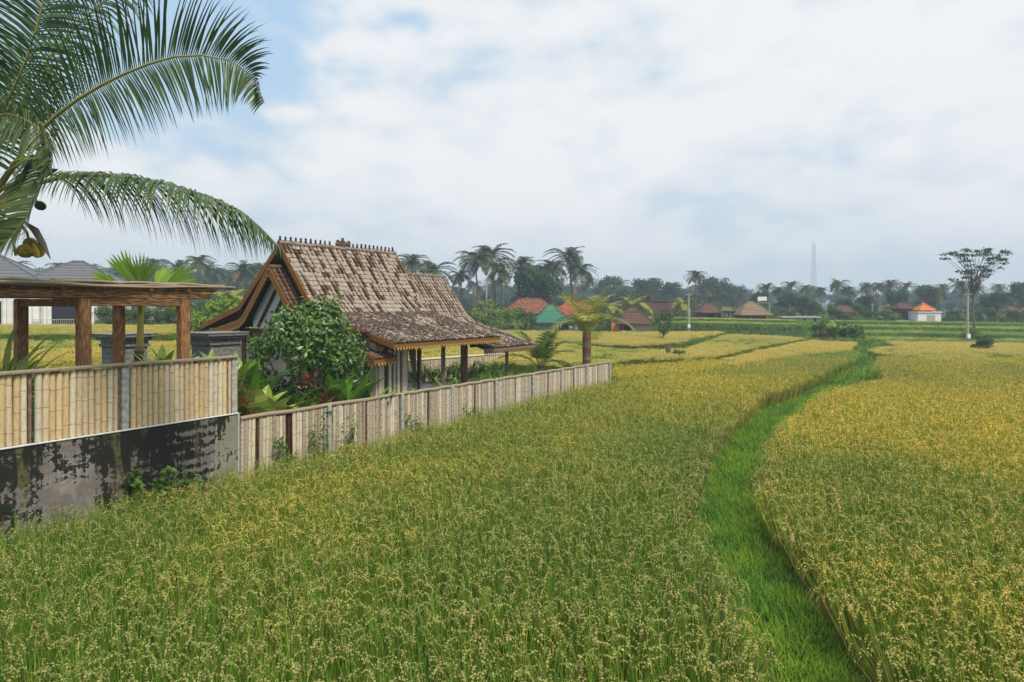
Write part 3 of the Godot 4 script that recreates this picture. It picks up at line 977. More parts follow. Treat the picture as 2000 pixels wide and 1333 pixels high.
func lathe(g: Geo, base: Vector3, prof: Array, sides := 8) -> void:
	var p := []
	var r := []
	for e in prof:
		p.append(base + Vector3(0, e[1], 0))
		r.append(e[0])
	g.tube(p, r, sides)

func build_house() -> void:
	var h := thing("wooden_house", "old wooden house with a steep lichen-grey tiled roof and open veranda", "house", lot(3.0, 0.0, 0.6))
	var o: Vector3 = h.position
	var front := [[0.0, 6.05], [1.32, 4.30], [1.78, 3.88], [4.8, 3.04]]
	var rear := [[0.0, 6.05], [1.65, 4.42], [2.0, 4.08], [4.1, 3.42]]
	var xf := [[0.0, 5.28], [1.2, 3.72], [1.6, 3.45], [4.45, 2.62]]
	var xr := [[0.0, 5.28], [1.2, 3.80], [1.5, 3.60], [2.95, 3.25]]
	# decks under the tiles
	var deck := func(called: String, fr: Array, re: Array, u0: float, u1: float) -> void:
		var g := Geo.new()
		var line := []
		for i in range(re.size() - 1, 0, -1): line.append(Vector2(-re[i][0], re[i][1]))
		for e in fr: line.append(Vector2(e[0], e[1]))
		for i in line.size() - 1:
			var d: Vector2 = (line[i + 1] - line[i])
			var nn := Vector2(-d.y, d.x).normalized()
			var mid: Vector2 = (line[i] + line[i + 1]) / 2 - nn * 0.022
			g.obox(lot((u0 + u1) / 2, mid.x, mid.y) - o, PU * (u1 - u0) / 2, (PV * nn.x + Vector3(0, nn.y, 0)) * 0.016, (PV * d.x + Vector3(0, d.y, 0)) / 2)
		part(called, g.mesh(), M.dark_wood, h)
	deck.call("roof_deck", front, rear, 0.0, 5.3)
	deck.call("gable_roof_deck", xf, xr, -0.39, 0.5)
	deck.call("veranda_roof_deck", xf, xr, 4.9, 8.3)
	var meshes := [tile_mesh(0), tile_mesh(1), tile_mesh(2)]
	var singles := []
	var rest := [[], [], [], []]
	lay_tiles(h, front, 0.0, 5.32, 1.0, meshes, singles, rest, false)
	lay_tiles(h, rear, 0.0, 5.32, -1.0, meshes, singles, rest, false)
	lay_tiles(h, xf, -0.39, 0.5, 1.0, meshes, singles, rest, true)
	lay_tiles(h, xr, -0.39, 0.5, -1.0, meshes, singles, rest, true)
	lay_tiles(h, xf, 4.9, 8.32, 1.0, meshes, singles, rest, true)
	lay_tiles(h, xr, 4.9, 8.32, -1.0, meshes, singles, rest, true)
	var all := ArrayMesh.new()
	for m in 4:
		if rest[m].is_empty(): continue
		var st := SurfaceTool.new()
		for e in rest[m]: st.append_from(meshes[e[0]], 0, e[1])
		st.set_material(M.tiles[m])
		st.commit(all)
	var rt := MeshInstance3D.new()
	rt.name = "roof_tiles"
	rt.mesh = all
	h.add_child(rt, true)
	rt.set_meta("kind", "stuff")
	# ridge and its finials
	var g := Geo.new()
	var p := []
	var r := []
	for k in 12:
		p.append(lot(lerpf(-0.04, 5.34, k / 11.0), 0, 6.075 + 0.018 * sin(k * 2.3)) - o)
		r.append(0.085 + 0.012 * sin(k * 1.7))
	g.tube(p, r, 8)
	part("ridge_cap", g.mesh(), M.tiles[1], h)
	g = Geo.new()
	g.tube([lot(4.9, 0, 5.30) - o, lot(6.6, 0, 5.31) - o, lot(8.33, 0, 5.30) - o], [0.07, 0.075, 0.07], 8)
	part("ridge_cap", g.mesh(), M.tiles[1], h)
	g = Geo.new()
	g.tube([lot(-0.4, 0, 5.30) - o, lot(0.1, 0, 5.31) - o], [0.075, 0.075], 8)
	part("ridge_cap", g.mesh(), M.tiles[2], h)
	g = Geo.new()
	lathe(g, Vector3.ZERO, [[0.035, 0.0], [0.05, 0.03], [0.035, 0.06], [0.025, 0.08], [0.04, 0.105], [0.033, 0.13], [0.012, 0.155], [0.004, 0.17]], 7)
	var fin := g.mesh()
	var us := []
	for k in 11: us.append(0.02 + k * 0.205)
	for k in 11: us.append(3.15 + k * 0.205)
	for u in us:
		part("ridge_finial", fin, M.dark_wood, h, Transform3D(Basis(PV, rng.randf_range(-0.08, 0.08)) * Basis().scaled(Vector3.ONE * rng.randf_range(0.9, 1.1)), lot(u, 0, 6.14) - o))
	g = Geo.new()
	lathe(g, lot(2.66, 0, 6.12) - o, [[0.08, 0.0], [0.11, 0.06], [0.12, 0.13], [0.09, 0.21], [0.045, 0.25], [0.05, 0.30], [0.03, 0.33]], 10)
	part("ridge_crown", g.mesh(), M.tiles[2], h)
	for sd: float in [-1.0, 1.0]:
		g = Geo.new()
		var c := lot(2.66 + sd * 0.24, 0, 6.13) - o
		poly_panel(g, [c + PU * -0.08, c + PU * 0.08, c + PU * 0.10 + Vector3(0, 0.13, 0), c + PU * (0.05 + 0.02 * sd) + Vector3(0, 0.24, 0), c + PU * -0.05 + Vector3(0, 0.22, 0), c + PU * -0.10 + Vector3(0, 0.1, 0)], PV * 0.04)
		part("ridge_wing", g.mesh(), M.tiles[3], h)
	# barge boards, eave boards and their scalloped trim
	var rake := func(called: String, fr: Array, re: Array, u: float, drop: float, wide: float, m: Material) -> void:
		for side in [[fr, 1.0], [re, -1.0]]:
			var gg := Geo.new()
			var line: Array = side[0]
			for i in line.size() - 1:
				var a: Vector3 = lot(u, line[i][0] * side[1], line[i][1] - drop) - o
				var b: Vector3 = lot(u, line[i + 1][0] * side[1], line[i + 1][1] - drop) - o
				gg.bar(a, b + (b - a).normalized() * 0.02, 0.035, wide, 0.006)
			part(called, gg.mesh(), m, h)
	var trim := func(a: Vector3, b: Vector3, n: int, m: Material) -> void:
		var gg := Geo.new()
		for k in n:
			var c := a.lerp(b, (k + 0.5) / n)
			var d := (b - a).normalized() * ((b - a).length() / n) * 0.42
			var t := (b - a).cross(Vector3.UP).normalized() * 0.012
			poly_panel(gg, [c - d - t, c + d - t, c + d * 0.6 - t + Vector3(0, -0.06, 0), c - t + Vector3(0, -0.105, 0), c - d * 0.6 - t + Vector3(0, -0.06, 0)], t * 2)
		part("scalloped_trim", gg.mesh(), m, h)
	rake.call("barge_board", front, rear, -0.02, 0.06, 0.17, M.orange_wood)
	rake.call("inner_board", front, rear, 0.07, 0.16, 0.12, M.dark_wood)
	rake.call("barge_board", front, rear, 5.33, 0.06, 0.15, M.orange_wood)
	rake.call("barge_board", xf, xr, -0.415, 0.07, 0.19, M.orange_wood)
	rake.call("inner_board", xf, xr, -0.33, 0.17, 0.12, M.dark_wood)
	rake.call("barge_board", xf, xr, 8.33, 0.06, 0.12, M.column)
	for line in [[xf, 1.0], [xr, -1.0]]:
		for i in 3:
			var e0: Array = line[0][i]
			var e1: Array = line[0][i + 1]
			var a2 := lot(-0.42, e0[0] * line[1], e0[1] - 0.165) - o
			var b2 := lot(-0.42, e1[0] * line[1], e1[1] - 0.165) - o
			trim.call(a2, b2, maxi(2, int((b2 - a2).length() / 0.12)), M.trim)
	for e in [[front, 0.0, 5.3, 0.03, 1.0], [xf, -0.4, 0.5, 0.03, 1.0], [xf, 4.9, 8.3, 0.03, 1.0], [rear, 0.0, 5.3, 0.03, -1.0], [xr, -0.4, 0.5, 0.03, -1.0]]:
		var tip: Array = e[0][-1]
		var vv: float = tip[0] * e[4]
		g = Geo.new()
		g.bar(lot(e[1], vv - 0.01 * e[4], tip[1] - 0.055) - o, lot(e[2], vv - 0.01 * e[4], tip[1] - 0.055) - o, 0.03, 0.12, 0.006)
		part("eave_board", g.mesh(), M.orange_wood if e[1] < 4.0 else M.column, h)
		if e[4] > 0:
			trim.call(lot(e[1], vv, tip[1] - 0.115) - o, lot(e[2], vv, tip[1] - 0.115) - o, int((e[2] - e[1]) / 0.12), M.trim if e[1] < 4.0 else M.column)
	# gable end: panels, diagonal beams, tie beam
	g = Geo.new()
	poly_panel(g, [lot(-0.12, 0, 5.12) - o, lot(-0.12, 1.15, 3.62) - o, lot(-0.12, 1.15, 3.3) - o, lot(-0.12, -1.15, 3.3) - o, lot(-0.12, -1.15, 3.70) - o], PU * 0.04)
	part("gable_panel", g.mesh(), M.panel, h)
	for e in [[0.10, 4.7, -0.85, 3.42], [0.42, 4.45, -0.28, 3.42]]:
		g = Geo.new()
		g.bar(lot(-0.16, e[0], e[1]) - o, lot(-0.16, e[2], e[3]) - o, 0.05, 0.09, 0.006)
		part("gable_beam", g.mesh(), M.dark_wood, h)
	g = Geo.new()
	g.bar(lot(-0.14, -1.75, 3.30) - o, lot(-0.14, 4.0, 3.30) - o, 0.1, 0.13, 0.01)
	part("tie_beam", g.mesh(), M.dark_wood, h)
	for v in [-1.6, -0.7, 1.6, 3.9]:
		g = Geo.new()
		g.bar(lot(-0.12, v, 0.6) - o, lot(-0.12, v, 3.26) - o, 0.12, 0.12, 0.012)
		part("post", g.mesh(), M.dark_wood, h)
	g = Geo.new()
	g.bar(lot(-0.13, -0.74, 2.75) - o, lot(-0.13, -1.3, 3.22) - o, 0.05, 0.07, 0.005)
	part("brace", g.mesh(), M.dark_wood, h)
	# walls of the closed room
	g = Geo.new()
	lot_box(g, 0.2, 0.3, -2.6, 3.95, 0.6, 3.22)
	lot_box(g, 0.3, 2.1, -2.6, -2.5, 0.6, 3.22)
	lot_box(g, 2.02, 2.1, -2.5, 3.5, 0.6, 3.0)
	var shift := Transform3D(Basis(), -o)
	part("wall", g.mesh(), M.plaster, h, shift)
	for e in [[0.27, 0.49, M.plaster, 4.0], [0.50, 0.67, M.dark_wood, 3.97], [0.68, 0.80, M.plaster, 4.0], [0.81, 0.89, M.glass, 3.95], [0.90, 0.97, M.plaster, 4.0], [0.98, 1.045, M.glass, 3.95], [1.05, 1.16, M.plaster, 4.0], [1.17, 1.25, M.column, 4.03], [1.26, 1.60, M.plaster, 3.9], [1.98, 2.06, M.dark_wood, 4.03], [2.07, 2.15, M.column, 4.0]]:
		g = Geo.new()
		lot_box(g, e[0], e[1], e[3] - 0.08, e[3], 0.6, 3.02, 0.006)
		var nm := "wall_panel"
		if e[2] == M.glass: nm = "window_pane"
		elif e[2] != M.plaster: nm = "door_post"
		part(nm, g.mesh(), e[2], h, shift)
	# tied-back curtain
	g = Geo.new()
	for k in 14:
		for q in 10:
			var pts := []
			for e in [[k, q], [k + 1, q], [k + 1, q + 1], [k, q + 1]]:
				var f: float = e[1] / 10.0
				var wd: float = table(f, [0.0, 0.45, 0.55, 1.0], [0.42, 0.16, 0.13, 0.36])
				var uu: float = 1.97 - wd * (1.0 - e[0] / 14.0)
				pts.append(lot(uu, 3.93 + 0.028 * sin(e[0] * 2.6), 2.98 - f * 2.3) - o)
			g.quad(pts[0], pts[1], pts[2], pts[3])
	part("curtain", g.mesh(), M.curtain, h)
	# floor, columns, beams of the veranda
	g = Geo.new()
	lot_box(g, 0.0, 8.2, -2.3, 4.3, 0.3, 0.74, 0.02)
	part("floor", g.mesh(), M.block, h, shift)
	for e in [[3.1, 4.1, 3.0], [5.4, 3.3, 3.2], [8.0, 1.2, 3.3], [7.3, 3.8, 2.62], [5.2, -1.6, 3.4], [2.9, -1.9, 3.4]]:
		g = Geo.new()
		g.bar(lot(e[0], e[1], 0.74) - o, lot(e[0], e[1], e[2] + 0.06) - o, 0.13, 0.13, 0.015)
		part("column", g.mesh(), M.column, h)
		g = Geo.new()
		g.bar(lot(e[0], e[1], 0.745) - o, lot(e[0], e[1], 0.93) - o, 0.22, 0.22, 0.02)
		part("column_base", g.mesh(), M.concrete, h)
	for e in [[0.3, 4.05, 5.3, 4.05, 3.02], [5.0, 3.8, 8.1, 3.8, 2.70], [2.1, 3.3, 5.4, 3.3, 3.28]]:
		g = Geo.new()
		g.bar(lot(e[0], e[1], e[4]) - o, lot(e[2], e[3], e[4]) - o, 0.09, 0.12, 0.01)
		part("beam", g.mesh(), M.dark_wood, h)
	# furniture on the veranda
	var db := thing("daybed", "low daybed with a white mattress on the veranda", "daybed", lot(3.6, 2.2, 0.74))
	g = Geo.new()
	g.obox(Vector3(0, 0.42, 0), PU * 0.8, Vector3(0, 0.06, 0), PV * 0.45, 0.015)
	part("frame", g.mesh(), M.beam, db)
	g = Geo.new()
	g.obox(Vector3(0, 0.56, 0), PU * 0.77, Vector3(0, 0.075, 0), PV * 0.42, 0.04)
	part("mattress", g.mesh(), M.white, db)
	for sx in [-0.72, 0.72]:
		for sy in [-0.38, 0.38]:
			g = Geo.new()
			g.bar(PU * sx + PV * sy, PU * sx + PV * sy + Vector3(0, 0.38, 0), 0.08, 0.08, 0.01)
			part("leg", g.mesh(), M.beam, db)
	var bn := thing("bench", "low slatted brown bench at the far end of the veranda", "bench", lot(6.9, 2.7, 0.74))
	for k in 5:
		g = Geo.new()
		g.obox(PV * (-0.3 + 0.15 * k) + Vector3(0, 0.47, 0), PU * 0.8, Vector3(0, 0.02, 0), PV * 0.06, 0.006)
		part("slat", g.mesh(), M.beam, bn)
	for sx in [-0.7, 0.7]:
		g = Geo.new()
		g.obox(PU * sx + Vector3(0, 0.225, 0), PU * 0.04, Vector3(0, 0.225, 0), PV * 0.33, 0.008)
		part("leg", g.mesh(), M.column, bn)

# ---------------------------------------------------------------- pergola and stone pillars
func build_pergola() -> void:
	var c := Vector3(-7.98, 1.84, -12.7)
	var h := thing("pergola", "rough timber pergola with a roof of thin sticks behind the bamboo screen", "pergola", c)
	for e in [[0, 0], [1.97, 0], [0, -2.56], [1.97, -2.56]]:
		var g := Geo.new()
		var b: Vector3 = PU * e[0] + PV * e[1]
		g.obox(b + Vector3(0, 1.2, 0), PU * 0.105, Vector3(0, 1.2, 0), PV * 0.1, 0.02)
		part("post", g.mesh(), M.post, h)
	var beam := func(called: String, a: Vector3, b: Vector3, w: float, t: float) -> void:
		var g := Geo.new()
		var l := (b - a).length()
		g.box(Vector3(-w / 2, -t / 2, -l / 2), Vector3(w / 2, t / 2, l / 2), 0.012)
		part(called, g.mesh(), M.beam, h, Transform3D(Basis.looking_at((b - a).normalized()), (a + b) / 2))
	for v in [0.0, -2.56]:
		beam.call("lower_beam", PU * 0.1 + PV * v + Vector3(0, 2.32, 0), PU * 1.87 + PV * v + Vector3(0, 2.32, 0), 0.12, 0.15)
		beam.call("rim_beam", PU * -1.5 + PV * (v + 0.02) + Vector3(0, 2.475, 0), PU * 2.55 + PV * (v + 0.02) + Vector3(0, 2.475, 0), 0.11, 0.14)
	for u in [0.0, 1.97]:
		beam.call("cross_beam", PU * u + PV * -0.1 + Vector3(0, 2.315, 0), PU * u + PV * -2.46 + Vector3(0, 2.315, 0), 0.12, 0.15)
	for u in [-1.2, -0.4, 0.4, 1.2, 2.0, 2.6]:
		beam.call("rafter", PU * u + PV * 0.16 + Vector3(0, 2.575, 0), PU * u + PV * -2.9 + Vector3(0, 2.575, 0), 0.07, 0.055)
	# the roof: sticks laid side by side, uneven at their ends
	var v := 0.26
	while v > -3.05:
		var g := Geo.new()
		var p := []
		var r := []
		var u0 := rng.randf_range(-1.75, -1.45)
		var u1 := rng.randf_range(2.6, 3.15)
		var rad := rng.randf_range(0.024, 0.040)
		var ph := rng.randf() * TAU
		for k in 9:
			p.append(PU * lerpf(u0, u1, k / 8.0) + PV * (v + 0.012 * sin(k * 1.3 + ph)) + Vector3(0, 2.642 + 0.018 * sin(k * 0.9 + ph) + rng.randf_range(-0.006, 0.006), 0))
			r.append(rad * (1.0 - 0.05 * k + rng.randf_range(-0.12, 0.12)))
		g.tube(p, r, 6)
		part("roof_stick", g.mesh(), M.grey_wood, h)
		v -= rad * 1.9
	for k in 3:
		var g := Geo.new()
		var p := []
		for q in 7:
			p.append(PU * lerpf(-1.7 + k * 1.1, 0.6 + k * 1.15, q / 6.0) + PV * (0.2 - 0.07 * k) + Vector3(0, 2.70 + 0.016 * sin(q * 1.7 + k), 0))
		g.tube(p, [0.03, 0.034, 0.032, 0.03, 0.028, 0.027, 0.024], 6)
		part("roof_stick", g.mesh(), M.grey_wood, h)
	# carved stone pillars
	for e in [[243.0, 18.3, 3.36, "grey stone pillar with a moulded cap behind the pergola posts"], [421.0, 19.6, 3.34, "dark stone pillar with a wide moulded cap beside the house gable"]]:
		var at := sight(e[0], 650, e[1])
		at.y = 1.84 if e[0] < 300 else 0.6
		var pl := thing("stone_pillar", e[3], "pillar", at, 0.0, "carved stone pillars")
		var hgt: float = e[2] - at.y
		var b: float = 0.40 if e[0] < 300 else 0.46
		for lay in [["shaft", 0.0, hgt - 0.36, b], ["neck", hgt - 0.36, hgt - 0.28, b + 0.05], ["moulding", hgt - 0.28, hgt - 0.19, b + 0.02], ["moulding", hgt - 0.19, hgt - 0.11, b + 0.10], ["cap", hgt - 0.11, hgt - 0.03, b + 0.18], ["slab", hgt - 0.03, hgt, b + 0.2]]:
			var g := Geo.new()
			g.obox(Vector3(0, (lay[1] + lay[2]) / 2, 0), PU * lay[3], Vector3(0, (lay[2] - lay[1]) / 2, 0), PV * lay[3], 0.015)
			part(lay[0], g.mesh(), M.stone, pl)

# ---------------------------------------------------------------- leaves, shrubs, palms
func broad_leaf(w: float, stalk: float, bend: float, c1: Color, c2: Color, rib: Color, seed_: int, split := 0.0) -> ArrayMesh:
	# a leaf of length 1 from the origin, rising along +y and arching towards +z
	var q := RandomNumberGenerator.new()
	q.seed = seed_
	var g := Geo.new()
	var p := Vector3.ZERO
	var d := Vector3(0, 1, 0)
	g.col = rib
	var s1 := d * stalk
	g.tri(Vector3(-0.012, 0, 0), Vector3(0.012, 0, 0), s1 + Vector3(0.004, 0, 0))
	g.tri(Vector3(0, 0, -0.012), Vector3(0, 0, 0.012), s1)
	p = s1
	var n := 9
	var seg := (1.0 - stalk) / n
	var wa := 0.004
	for i in n:
		var f := float(i + 1) / n
		var wb := w * pow(sin(PI * pow(f, 0.72)), 0.8) if i < n - 1 else 0.0
		var d2 := (d + Vector3(0, -0.3 * f, 1) * bend * (0.4 + f)).normalized()
		var b := p + d2 * seg
		var up := Vector3(1, 0, 0).cross(d2).normalized() * -1.0
		var lift := 0.32 + q.randf_range(-0.06, 0.06)
		for sd: float in [-1.0, 1.0]:
			g.col = c1.lerp(c2, q.randf())
			var wob := q.randf_range(1.0 - split, 1.0)
			var a1: Vector3 = p + Vector3(sd * wa, 0, 0) + up * wa * lift
			var b1: Vector3 = b + Vector3(sd * wb * wob, 0, 0) + up * wb * lift
			if i == n - 1:
				g.tri(p, a1, b)
			else:
				g.quad(p, a1, b1, b)
		g.col = rib
		g.tri(p + Vector3(-0.006, 0, 0) + up * 0.004, p + Vector3(0.006, 0, 0) + up * 0.004, b + up * 0.004)
		p = b
		d = d2
		wa = wb
	return g.mesh()

func leafy(root: Node3D, meshes: Array, mt: Material, n: int, len0: float, len1: float, tilt0: float, tilt1: float, spread: float, rise := 0.0) -> void:
	for i in n:
		var a := TAU * i / n * 2.4 + rng.randf_range(-0.5, 0.5)
		var l := rng.randf_range(len0, len1)
		var b := Basis(Vector3.UP, a) * Basis(Vector3.RIGHT, rng.randf_range(tilt0, tilt1)) * Basis(Vector3.UP, rng.randf_range(-0.4, 0.4))
		part("leaf", meshes[rng.randi() % meshes.size()], mt, root, Transform3D(b.scaled_local(Vector3.ONE * l), Vector3(sin(a), 0, cos(a)) * rng.randf() * spread + Vector3(0, rise * rng.randf(), 0)))

func leaf_cloud(g: Geo, q: RandomNumberGenerator, c: Vector3, r: Vector3, n: int, size: float, c1: Color, c2: Color) -> void:
	for i in n:
		var d := Vector3(q.randfn(), q.randfn(), q.randfn()).normalized()
		var rad := pow(q.randf(), 0.45)
		var p := c + d * r * rad
		var out := (d + Vector3(q.randf_range(-0.7, 0.7), q.randf_range(-0.2, 0.9), q.randf_range(-0.7, 0.7))).normalized()
		var along := out.cross(Vector3(q.randf_range(-1, 1), q.randf_range(-1, 1), q.randf_range(-1, 1))).normalized()
		along = (along + Vector3(0, -0.35, 0)).normalized()
		var across := out.cross(along).normalized()
		var s := size * q.randf_range(0.65, 1.3)
		g.col = c1.lerp(c2, q.randf()) * q.randf_range(0.8, 1.15)
		var m := p + along * s * 0.45
		g.tri(p, m + across * s * 0.27 + out * s * 0.06, p + along * s)
		g.tri(p, p + along * s, m - across * s * 0.27 + out * s * 0.06)

func limb(g: Geo, q: RandomNumberGenerator, a: Vector3, b: Vector3, r0: float, r1: float, wob: float, sides := 6) -> void:
	var p := []
	var r := []
	for k in 6:
		var f := k / 5.0
		p.append(a.lerp(b, f) + Vector3(q.randf_range(-1, 1), q.randf_range(-0.5, 0.5), q.randf_range(-1, 1)) * wob * sin(f * PI))
		r.append(lerpf(r0, r1, f))
	g.tube(p, r, sides, false)

# feathery frond along given points
func frond(rach: Geo, leaf: Geo, q: RandomNumberGenerator, pts: Array, sides: Array, n: int, start: float, len_: float, w: float, sag: float, sweep: float, c1: Color, c2: Color, r0: float, segs := 4) -> void:
	var cur := Curve3D.new()
	for i in pts.size():
		var t: Vector3 = (pts[mini(i + 1, pts.size() - 1)] - pts[maxi(i - 1, 0)]) / 6.0
		cur.add_point(pts[i], -t, t)
	var total := cur.get_baked_length()
	var p := []
	var r := []
	for k in 15:
		p.append(cur.sample_baked(total * k / 14.0, true))
		r.append(r0 * (1.0 - 0.9 * k / 14.0))
	rach.tube(p, r, 6 if segs > 3 else 4)
	for i in n:
		var f := start + (1.0 - start) * (i + 0.5) / n
		var a := cur.sample_baked(total * f, true)
		var b := cur.sample_baked(minf(total, total * f + 0.02 * total), true)
		var t := (b - a)
		if t.length() < 1e-5: t = a - cur.sample_baked(total * (f - 0.02), true)
		t = t.normalized()
		var g := (f - start) / (1.0 - start)
		var ll := len_ * (0.45 + 0.55 * sin(PI * clampf(g * 0.9 + 0.12, 0, 1))) * (1.0 if g < 0.8 else lerpf(1.0, 0.5, (g - 0.8) / 0.2))
		for s in 2:
			var sd: Vector3 = sides[s]
			sd = (sd - t * sd.dot(t)).normalized()
			var sw := sweep * (0.55 + 0.9 * g)
			var d := (sd + t * sw + Vector3(q.randf_range(-1, 1), q.randf_range(-1, 1), q.randf_range(-1, 1)) * 0.09).normalized()
			var acr := d.cross(t.cross(sd)).normalized()
			if acr.length() < 0.5: acr = t
			acr = (acr + t.cross(d) * q.randf_range(-0.5, 0.5)).normalized()
			leaf.col = c1.lerp(c2, q.randf()) * q.randf_range(0.8, 1.15)
			leaf.strip(a, d, acr, ll * q.randf_range(0.86, 1.08), w, Vector3(0, -sag * q.randf_range(0.7, 1.3), 0), segs, 0.5, 0.3)

func make_palm(seed_: int, trunk: float, lean: float, fronds: int, fl: float, young := false) -> Node3D:
	var q := RandomNumberGenerator.new()
	q.seed = seed_
	var root := Node3D.new()
	root.name = "coconut_palm_proto"
	root.set_meta("category", "palm tree")
	var tg := Geo.new()
	var p := []
	var r := []
	for k in 9:
		var f := k / 8.0
		p.append(Vector3(lean * f * f, trunk * f, lean * 0.4 * f))
		r.append(lerpf(0.20, 0.10, f) * (1.25 if k == 0 else 1.0))
	tg.tube(p, r, 7)
	var head: Vector3 = p[8]
	part("trunk", tg.mesh(), M.bark, root)
	var rg := Geo.new()
	rg.col = Color(0.17, 0.17, 0.05)
	var lg := Geo.new()
	for i in fronds:
		var a := TAU * i / fronds * 2.618 * 3.0 + q.randf_range(-0.3, 0.3)
		var f := (i + 0.5) / fronds
		var up := lerpf(1.5, -0.55, pow(f, 0.85))
		var l := fl * q.randf_range(0.85, 1.1) * (0.8 if f < 0.15 else 1.0)
		var o := Vector3(cos(a), 0, sin(a))
		var pts := []
		var d := (o + Vector3(0, up, 0)).normalized()
		var at := head
		for k in 6:
			pts.append(at)
			at += d * l / 5.0
			d = (d + Vector3(0, -0.26 - 0.10 * f, 0)).normalized()
		var side := Vector3(-o.z, 0, o.x)
		var c1 := Color(0.035, 0.068, 0.020)
		var c2 := Color(0.085, 0.125, 0.036)
		if f > 0.86:
			c1 = Color(0.15, 0.12, 0.05); c2 = Color(0.22, 0.17, 0.08)
		if young:
			c1 = Color(0.16, 0.22, 0.035); c2 = Color(0.34, 0.33, 0.07)
		frond(rg, lg, q, pts, [(side + Vector3(0, 0.25, 0)), (-side + Vector3(0, 0.25, 0))], 24, 0.10, fl * 0.27, 0.075, 0.34, 0.6, c1, c2, 0.05, 2)
	part("crown", lg.mesh(), M.far_leaf, root)
	part("frond_stalks", rg.mesh(), M.tint, root)
	var ng := Geo.new()
	ng.col = Color(0.16, 0.13, 0.03)
	for i in 7:
		var a := q.randf() * TAU
		lathe(ng, head + Vector3(cos(a) * 0.22, -0.45 - q.randf() * 0.25, sin(a) * 0.22), [[0.02, 0.0], [0.10, 0.06], [0.12, 0.14], [0.08, 0.22], [0.01, 0.25]], 6)
	part("coconuts", ng.mesh(), M.tint, root).set_meta("kind", "stuff")
	return root

func make_tree(seed_: int, hgt: float, wid: float, lobes: int, leaf: float, n: int, c1: Color, c2: Color, low := 0.35, flat := 0.75) -> Node3D:
	var q := RandomNumberGenerator.new()
	q.seed = seed_
	var root := Node3D.new()
	root.name = "broadleaf_tree_proto"
	root.set_meta("category", "tree")
	var tg := Geo.new()
	var fork := Vector3(q.randf_range(-0.3, 0.3), hgt * low, q.randf_range(-0.3, 0.3))
	limb(tg, q, Vector3.ZERO, fork, hgt * 0.028, hgt * 0.02, 0.15, 7)
	var lg := Geo.new()
	for i in lobes:
		var a := TAU * i / lobes + q.randf_range(-0.5, 0.5)
		var f := q.randf()
		var c := Vector3(cos(a) * wid * 0.5 * sqrt(q.randf()) * (1.0 - f * 0.45), lerpf(hgt * (low + 0.12), hgt * 0.9, f), sin(a) * wid * 0.5 * sqrt(q.randf()) * (1.0 - f * 0.45))
		limb(tg, q, fork, c, hgt * 0.014, hgt * 0.004, 0.25, 5)
		var r := wid * q.randf_range(0.15, 0.25)
		leaf_cloud(lg, q, c, Vector3(r, r * flat, r), n / lobes, leaf, c1, c2)
	part("trunk", tg.mesh(), M.bark, root)
	part("crown", lg.mesh(), M.far_leaf, root)
	return root

